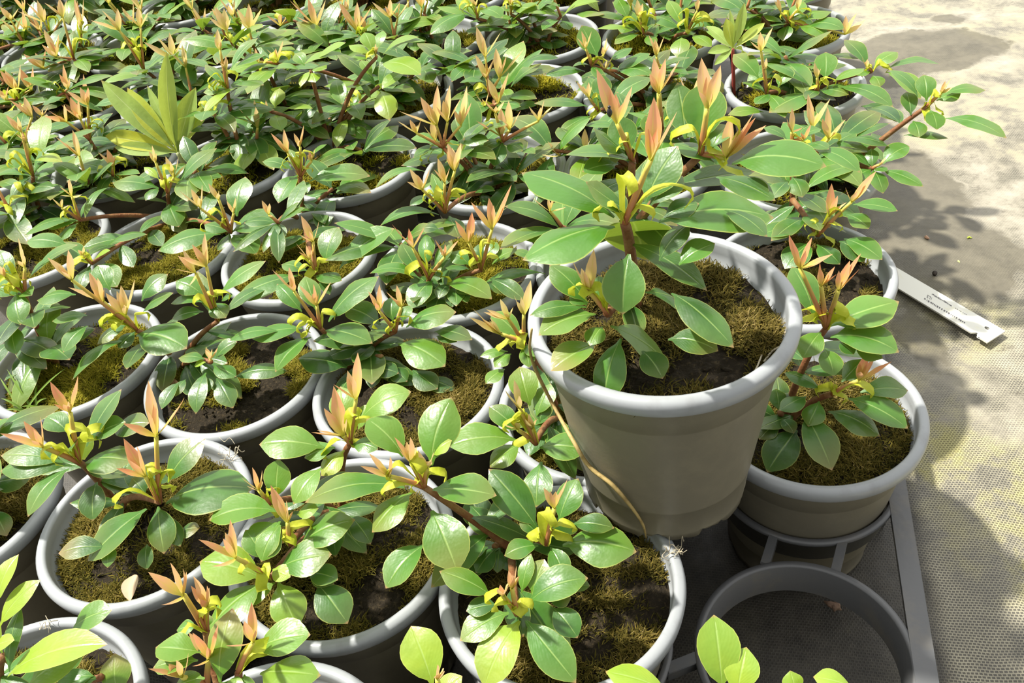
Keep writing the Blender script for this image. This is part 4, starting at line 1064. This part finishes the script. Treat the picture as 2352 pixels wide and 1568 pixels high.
S 740,960>680,690;640,800;750,850 | 940,1120>900,800;830,930;720,980 | 880,1290>740,1050;830,1050;660,1130;700,1120 | 290,1210>100,1080;260,1040;200,1100
B 590,890;640,960;700,1030;860,1100
@-4,4 low=12 tint=.34 pk=.8 |potted shrub with coral shoots against the left edge, upper left
*w 170,1080
L #6
S 190,980>0,760;50,760;220,690;140,840 | 340,970>205,730;355,710;280,800 | 60,1080>-20,960;90,930
B #4
*P 10,190
L #6
S #1
*P 60,250
L #6
B #2
@-5,4 low=6 |potted shrub outside the left edge of the upper rows, only leaf tips showing
?2
@-2,5 low=10 tint=.42 |potted shrub in the sixth row back, sixth from the path
*P 520,90
L #6
S x:100,200>x:90,60;x:30,90;x:170,120
B #3
*P 560,70
L #6
S #1
*P 600,130
L #5
@-3,5 low=10 tint=.4 |potted shrub in the sixth row back, seventh from the path
*P 310,110
L #6
S w:1290,330>w:1200,200;w:1300,180
B #4
*P 370,40
L #7
*P 290,60
L #5
S #1
@-4,5 low=10 tint=.36 pk=.7 |potted shrub in the sixth row back, eighth from the path, tall peach shoots
*w 560,400
L #7
S 480,240>190,120;400,0;290,30;480,90 | 680,190>480,30;640,-20;720,0
B 500,110;540,150;600,360
*w 880,460
L #6
S 880,330>830,0;800,-30;900,-20
B 840,220;960,200;880,340
@-5,5 low=10 tint=.36 pk=.5 |potted shrub in the sixth row back, ninth from the path, yellow-green shoots
*w 250,460
L #6
S 170,370>0,200;230,190;80,280 | 120,220>0,70;200,90;60,140
B #4
*P -10,60
L #6
S #1
@-6,5 low=6 |potted shrub in the sixth row back, tenth from the path
?2
@-1,5 low=10 tint=.36 pk=.7 |potted shrub in the sixth row back, fifth from the path, big peach rosette
*x 1240,440
L #5
S 1160,290>1070,-20;870,0;1260,0;940,180;1280,160
*x 900,220
L #6
S 770,280>760,90;610,160;910,80
B #2
*P 760,110
L #6
@0,6 low=8 |potted shrub in the seventh row back, fourth from the path
?3
@1,6 low=8 |potted shrub in the seventh row back, third from the path
?3
@2,6 low=8 |potted shrub in the seventh row back, second from the path
?3
@-1,6 low=8 pk=.7 |potted shrub in the seventh row back, fifth from the path
?3
@-2,6 low=8 pk=.4 |potted shrub in the seventh row back, sixth from the path
?4
@-3,6 low=8 |potted shrub in the seventh row back, seventh from the path
?4
@-4,6 low=8 |potted shrub in the seventh row back, eighth from the path
?4
@-5,6 low=8 pk=.6 |potted shrub in the seventh row back, ninth from the path
?4
@-6,6 low=8 pk=.6 |potted shrub in the seventh row back, tenth from the path
?3
@0,7 low=6 |potted shrub in the eighth row back, fourth from the path
?3
@1,7 low=6 |potted shrub in the eighth row back, third from the path
?3
@-1,7 low=6 |potted shrub in the eighth row back, fifth from the path
?3
@-2,7 low=6 |potted shrub in the eighth row back, sixth from the path
?3
@-3,7 low=6 |potted shrub in the eighth row back, seventh from the path
?3
@-4,7 low=6 |potted shrub in the eighth row back, eighth from the path
?3
@-5,7 low=6 |potted shrub in the eighth row back, ninth from the path
?3
@-6,7 low=6 |potted shrub in the eighth row back, tenth from the path
?3
"""
for sp in parse(DATA): build(sp)

# ------------------------------------------------------------------ the pot tray, with one empty cell
def box(mb, a, b, wdt, z0, z1):
    a, b = np.array(a, float), np.array(b, float); d = unit(b - a); s = np.array([-d[1], d[0]]) * wdt / 2
    q = [a - s, a + s, b + s, b - s]
    lo = [np.append(p, z0) for p in q]; hi = [np.append(p, z1) for p in q]; e = .012
    def ins(p, m): return p + unit(np.append(m - p[:2], 0)) * e
    m = (a + b) / 2
    top = [ins(p, m) for p in hi]; hi = [p - np.array([0, 0, e]) for p in hi]
    for A, B in ((lo, hi), (hi, top)):
        P = np.array([A + A[:1], B + B[:1]]); mb.grid(P, flip=True)
    mb.grid(np.array([[top[0], top[1]], [top[3], top[2]]]))
tr = empty('plant_tray', (*potpos(3, 0), 0), 'dark plastic pot tray with one empty ring under the raised pot', 'tray')
tc0 = np.array([*potpos(3, 0), 0]); ZT = PH - .87
rm = MB(); rm.lathe([(.800, -.34), (.815, -.34), (.838, -.06), (.886, -.05), (.892, -.03), (.886, 0), (.832, 0), (.824, -.012), (.800, -.34)], 80)
ME_RING = rm.mesh('ring', M_TRAY)
u1, v1 = unit(GI), unit(GJ)
for i in (2, 3):
    for j in (-1, 0, 1, 2):
        p = potpos(i, j); put('ring', ME_RING, tr, (*(p - tc0[:2]), ZT))
        if j < 2:
            q = potpos(i, j + 1)
            for k in (-.30, .30):
                mb = MB(); a = p + v1 * .82 + u1 * k; b = q - v1 * .80 + u1 * k
                box(mb, a - tc0[:2], b - tc0[:2], .085, ZT - .12, ZT - .004); mb.obj('bar', M_TRAY, tr)
        if i == 2:
            q = potpos(3, j)
            for k in (-.16,):
                mb = MB(); a = p + u1 * .84 + v1 * k; b = q - u1 * .85 + v1 * k
                box(mb, a - tc0[:2], b - tc0[:2], .10, ZT - .12, ZT - .004); mb.obj('bar', M_TRAY, tr)
def gpt(gi, gj): return G0 + gi * GI + gj * GJ
mb = MB(); off = GI * .045
box(mb, gpt(3.378, -1.5) - tc0[:2], gpt(3.392, 2.52) - tc0[:2], .175, ZT - .05, ZT + .004)
box(mb, gpt(3.415, -1.5) - tc0[:2], gpt(3.430, 2.52) - tc0[:2], .03, ZT - .32, ZT - .02)
mb.obj('edge_rail', M_TRAY, tr)
for i, j in ((3, -1), (3, 0), (3, 1), (3, 2)):
    p = potpos(i, j); mb = MB()
    for a0 in (p + u1 * .86 + v1 * .12,):
        g = np.linalg.solve(np.stack([GI, GJ], 1), a0 - G0); b0 = gpt(3.37, g[1])
        if g[0] < 3.33: box(mb, a0 - u1 * .02 - tc0[:2], b0 + u1 * .03 - tc0[:2], .30, ZT - .05, ZT - .002); mb.obj('bar', M_TRAY, tr)
for k in (1.12, 2.4):
    a = gpt(3.40, k); mb = MB(); mb.tube([np.array([*(a - tc0[:2]), 0.0]), np.array([*(a - tc0[:2]), ZT - .03])], .06, 8); mb.obj('leg', M_TRAY, tr)

# ------------------------------------------------------------------ white label lying on the ground cover
M_LABEL = simple('label_plastic', (0.80, 0.79, 0.72), .4, .4, (30, (0.74, 0.70, 0.42), .58, .75))
M_INK = simple('faded_ink', (0.16, 0.15, 0.16), .6, .2)
ZL = .075
A_ = at_z(2061, 615, ZL); B_ = at_z(2309, 760, ZL); C_ = at_z(2268, 786, ZL); D_ = at_z(2067, 664, ZL)
ex = ((B_ - A_) + (C_ - D_)) / 2; A_ = A_ - ex * .16; D_ = D_ - ex * .16
def lab(s, t, dz=0.0): return (A_ * (1 - s) + B_ * s) * (1 - t) + (D_ * (1 - s) + C_ * s) * t + np.array([0, 0, dz])
lo_ = A_ * 0 + lab(.5, .5); lroot = empty('plant_label', (lo_[0], lo_[1], 0), 'white printed plant label with a punched hole lying on the ground cover', 'label')
linv = np.array([lo_[0], lo_[1], 0])
mb = MB()
def strip(svals, tfun0, tfun1):
    top = np.array([[lab(s, tfun0(s)), lab(s, tfun1(s))] for s in svals]) - linv
    bot = top - np.array([0, 0, .022])
    mb.grid(top, flip=True); mb.grid(bot)
    mb.grid(np.stack([top[:, 0], bot[:, 0]], 1)); mb.grid(np.stack([top[:, 1], bot[:, 1]], 1), flip=True)
    for e in (0, -1): mb.grid(np.stack([top[e], bot[e]], 0))
hs, ht, hr = .905, .36, .018
def notch(s): return 1 - .16 * max(0, 1 - abs((s - .885) / .02)) ** .5 if abs(s - .885) < .02 else 1.0
strip(np.linspace(0, hs - .03, 40), lambda s: 0, notch)
strip(np.linspace(hs + .03, 1, 6), lambda s: 0, lambda s: 1.0)
ar = np.linalg.norm(B_ - A_) / np.linalg.norm(D_ - A_)
ring_o, ring_i = [], []
for k in range(25):
    a = 2 * math.pi * k / 24; c_, s_ = math.cos(a), math.sin(a); m_ = max(abs(c_), abs(s_))
    so = hs + .03 * c_ / m_; to = .5 + .5 * s_ / m_
    ring_o.append(lab(so, min(to, notch(so)))); ring_i.append(lab(hs + hr * c_, ht + hr * ar * s_))
G_ = np.stack([np.array(ring_o), np.array(ring_i)], 0) - linv
mb.grid(G_); mb.grid(G_ - np.array([0, 0, .022]), flip=True)
mb.obj('label_strip', M_LABEL, lroot)
mb = MB()
def mark(s0, s1, t0, t1):
    P = np.array([[lab(s0, t0, .003), lab(s1, t0, .003)], [lab(s0, t1, .003), lab(s1, t1, .003)]]) - linv
    mb.grid(P)
r2 = random.Random(3)
s = .44
while s < .60:
    w_ = r2.uniform(.004, .012); mark(s, s + w_, .27 + r2.uniform(-.02, .02), .31 + r2.uniform(0, .03)); s += w_ + r2.uniform(.0005, .004)
s = .64
while s < .73:
    w_ = r2.uniform(.004, .010); mark(s, s + w_, .29, .32); s += w_ + r2.uniform(.004, .012)
s = .39
while s < .77:
    w_ = r2.uniform(.005, .014); mark(s, s + w_, .70, .77 + r2.uniform(0, .02)); s += w_ + r2.uniform(.003, .016)
# E 7 1
for (a, b, c, d) in ((.408, .411, .46, .62), (.411, .420, .46, .485), (.411, .418, .53, .555), (.411, .420, .595, .62), (.425, .438, .46, .485), (.433, .437, .485, .62), (.446, .449, .46, .62)): mark(a, b, c, d)
mb.obj('printed_text', M_INK, lroot)

# ------------------------------------------------------------------ weeds
M_WEED = leaf_material('lime_weed_leaf', (0.20, 0.30, 0.06), (0.30, 0.42, 0.10), (0.52, 0.52, 0.03), (0.62, 0.66, 0.06), .55, .4, (0.55, 0.62, 0.30), (0.5, 0.6, 0.25))
def weed(name, label, basepx, toppx, leaves, stem_mat, zsoil=PH - .2, sr=.04):
    b0 = at_z(*basepx, zsoil); t0 = near_axis(*toppx, b0)
    root = empty(name, b0, label, 'weed')
    mb = MB(); mb.tube(bez(b0 - np.array([0, 0, .06]), (b0 + t0) / 2, t0, 8) - b0, np.linspace(sr, sr * .8, 8), 8); mb.obj('stem', stem_mat, root)
    mb = MB()
    for (x, y, w, e, ti) in leaves:
        T = lean_tip(t0, x, y, e, 1.7); L = np.linalg.norm(T - t0)
        leaf(mb, t0 + unit(T - t0) * .01 - b0, T - b0, 0.95 * w / proj((t0 + T) / 2)[2], .10 if e > 40 else .16, (ti, 0, .5, 1), fold=.35, roll=rng.uniform(-.3, .3), up=(0, -.75, .8))
    mb.obj('leaves', M_WEED, root); return root
M_WSTEM = simple('pale_weed_stem', (0.42, 0.46, 0.22), .6, .3)
M_RSTEM = simple('red_weed_stem', (0.30, 0.05, 0.04), .55, .3)
weed('weed', 'tall lime green weed with long narrow leaves among the shrubs', (428, 392), (408, 350),
     [(232, 184, 52, 45, .3), (292, 201, 46, 50, .9), (338, 196, 26, 55, .3), (383, 118, 42, 75, .5), (386, 192, 30, 72, .95), (450, 200, 50, 58, .15), (500, 226, 44, 40, .75), (241, 312, 44, 12, 1.0), (430, 320, 30, 60, .1), (262, 338, 34, 8, .5)], M_WSTEM)
weed('weed', 'small lime weed with a red stem in the pot behind the raised plant', (1686, 218), (1683, 112),
     [(1668, 42, 30, 70, .8), (1710, 6, 26, 65, .5), (1676, 22, 12, 70, .4), (1622, 60, 26, 25, .3), (1757, 52, 24, 25, .7), (1625, 122, 24, 0, .1), (1695, 150, 26, -30, .6), (1640, 150, 18, -20, .2)], M_RSTEM, sr=.03)
# grass seedlings in the pot at the left edge
gb = at_z(*fpx('u', '235,1400'), PH - .17); gr = empty('grass_seedling', gb, 'thin green grass seedlings in the mossy pot at the left edge', 'grass')
M_GRASS = simple('grass_blade', (0.20, 0.32, 0.05), .5, .4, None, None, .3)
for k, t in enumerate(('0,1150', '50,1090', '185,1275', '272,1200', '335,1300', '470,1085', '10,1300', '130,1380', '20,1390')):
    mb = MB(); b = gb + np.array([rng.uniform(-.16, .12), rng.uniform(-.06, .06), 0]); T = lean_tip(b, *fpx('u', t), 40, .85)
    C = bez(b, (b + T) / 2 + np.array([0, 0, .10]), T, NV); blade(mb, C - gb, .026, np.interp(_v, [0, .7, 1], [1, .8, .05]), np.array([0, -.5, .8]), fold=.4, col=(.5, 0, 0, 1)); mb.obj('blade', M_GRASS, gr)

# ------------------------------------------------------------------ dry straw hanging down the raised pot
def on_lp(px, py, gap):
    d = ray(px, py); t = np.linspace(3, 9, 1500); P = O + d * t[:, None]
    zz = P[:, 2] - 2 * PH; R_ = np.interp(zz, [-1.91, -.14, -.13, 0, .3], [.70, .905, 1.0, 1.0, 1.0]) + gap
    k = np.argmax(np.hypot(P[:, 0] - LPXY[0], P[:, 1] - LPXY[1]) < R_); 
    return P[k] if k > 0 else near_axis(px, py, np.append(LPXY, 0))
pts = [on_lp(*fpx('b', q), g) for q, g in (('140,500', .012), ('132,600', .015), ('165,700', .03), ('240,850', .05), ('330,1010', .05), ('400,1120', .04), ('500,1200', .03), ('580,1290', .03), ('640,1380', .03))]
pts.append(at_z(*fpx('b', '655,1440'), PH - .05))
mb = MB(); cv = catmull(pts, 6); sb = cv[len(cv) // 2].copy(); mb.tube(cv - sb, np.interp(np.linspace(0, 1, len(cv)), [0, .3, .7, 1], [.008, .016, .018, .007]), 6)
o = mb.obj('dry_straw', M_STRAW, None, sb); tag(o, 'thin dry straw hanging down the side of the raised pot', 'straw')
def hair(parent, inv, pts, r=.006):
    mb = MB(); mb.tube(catmull(pts, 5) - inv, r, 5); return mb.obj('dry_root', M_ROOT, parent)
def root_tangle(key, centre, n, spread):
    rt = PLANTS[key]; c = potpos(*key); inv = np.array([*c, 0.0])
    for q in range(n):
        p0 = at_z(centre[0] + rng.uniform(-spread, spread), centre[1] + rng.uniform(-spread, spread), PH + .012)
        d = np.array([rng.uniform(-1, 1), rng.uniform(-1, 1), 0]); d = unit(d) * rng.uniform(.04, .10)
        k = np.array([rng.uniform(-.05, .05), rng.uniform(-.05, .05), .04])
        hair(rt, inv, [p0 - d, p0 - d * .3 + k, p0 + d * .4 - k * .3, p0 + d + np.array([0, 0, rng.uniform(-.06, .08)])], rng.uniform(.002, .0045))
root_tangle((2, 0), (1548, 1255), 9, 22); root_tangle((0, 0), (535, 1035), 8, 26); root_tangle((0, -1), (100, 1428), 4, 20)
rt = PLANTS['LP']; inv = np.array([*LPXY, PH])
hair(rt, inv, [at_z(1804, 762, 2 * PH - .1), at_z(1800, 790, 2 * PH - .12), at_z(1775, 805, 2 * PH - .14), at_z(1755, 830, 2 * PH - .15)], .008)
hair(rt, inv, [at_z(1750, 815, 2 * PH - .15), at_z(1735, 850, 2 * PH - .14), at_z(1715, 868, 2 * PH - .15)], .007)

# ------------------------------------------------------------------ fallen leaves, twig, beetle, scraps
M_DEAD = leaf_material('dead_leaf', (0.20, 0.11, 0.05), (0.42, 0.24, 0.15), (0.55, 0.46, 0.33), (0.3, 0.2, 0.1), .7, .08, (0.45, 0.35, 0.25), (0.35, 0.2, 0.12))
def fallen(tip, bs, w, z, label, ti):
    b, t = at_z(*bs, z), at_z(*tip, z + .03); c = (b + t) / 2; mb = MB()
    leaf(mb, b - c, t - c, w, .10, (ti, 0, .5, 1), fold=.5, roll=.15)
    o = mb.obj('fallen_leaf', M_DEAD, None, c); tag(o, label, 'leaf'); return o
fallen(fpx('i', '968,1125'), fpx('i', '935,1330'), .16, PH - .12, 'pale brown dead leaf on the soil behind a grey pot rim, left front', .85)
fallen(fpx('l', '150,870'), fpx('l', '440,915'), .13, PH - .13, 'reddish brown dead leaf on dark soil beside the three-crowned shrub', .45)
tb = at_z(1017, 200, PH - .2); tt = near_axis(1022, 90, tb); mb = MB()
cv = catmull([tb, tb * .6 + tt * .4 + np.array([.02, 0, 0]), tb * .3 + tt * .7 - np.array([.015, 0, 0]), tt], 5) - tb
mb.tube(cv, .035 + .008 * np.sin(np.arange(len(cv)) * 2.1), 8)
o = mb.obj('twig', simple('black_twig', (0.035, 0.026, 0.018), .8, .2, None, (200, .8)), None, tb); tag(o, 'black dead twig standing upright in a pot, top centre', 'twig')
bp_ = near_point(1400, 258, near_axis(*fpx('a', '700,560'), np.array([*LPXY, 0])) ); bp_ = bp_ - ray(1400, 258) * .10
be = empty('beetle', bp_, 'tiny black beetle clinging to a coral shoot of the raised shrub', 'insect')
M_BEET = simple('black_shell', (0.012, 0.010, 0.012), .2, .6)
mb = MB(); mb.tube([np.array([0, 0, z]) for z in np.linspace(-.03, .03, 9)], .016 * np.sin(np.linspace(.25, 2.9, 9)) + .002, 10); mb.obj('body', M_BEET, be)
mb = MB(); mb.tube([np.array([0, 0, z]) for z in np.linspace(.028, .045, 5)], .010 * np.sin(np.linspace(.5, 2.8, 5)) + .001, 8); mb.obj('head', M_BEET, be)
M_SCRAP = simple('brown_scrap', (0.26, 0.17, 0.12), .8, .2, (150, (0.12, 0.08, 0.05), .45, .7), (200, .6))
def scrap(name, px, size, label, m, z=.05, n=1, cat='scrap'):
    p = at_z(*px, z); mb = MB()
    for q in range(n):
        d = np.array([rng.uniform(-1, 1), rng.uniform(-1, 1), .15]) * size; o_ = np.array([rng.uniform(-.5, .5), rng.uniform(-.5, .5), 0]) * size * (n > 1)
        mb.tube([o_ - d, o_ - d * .4 + np.array([0, 0, size * .2]), o_ + d * .3, o_ + d], [size * .08, size * .5, size * .42, size * .06], 8)
    o = mb.obj(name, m, None, p); tag(o, label, cat); return o
scrap('bark_scrap', (1918, 1393), .075, 'crumpled brown scrap lying in the empty tray cell', M_SCRAP, .06, 3)
scrap('bark_flake', (2147, 629), .07, 'dark bark flake on the ground cover above the white label', simple('dark_flake', (0.03, 0.022, 0.016), .8), .06)
scrap('petal_scrap', (2129, 546), .05, 'pinkish brown scrap on the shaded ground cover', simple('pink_scrap', (0.5, 0.3, 0.2), .7), .06)
scrap('leaf_crumb', (2202, 601), .03, 'lime crumb on the shaded ground cover', simple('lime_crumb', (0.5, 0.55, 0.2), .7), .05)
scrap('leaf_crumb', (2225, 545), .03, 'yellow-green clump on the ground cover, farther from the label', simple('moss_crumb', (0.30, 0.36, 0.04), .8), .05, 3)
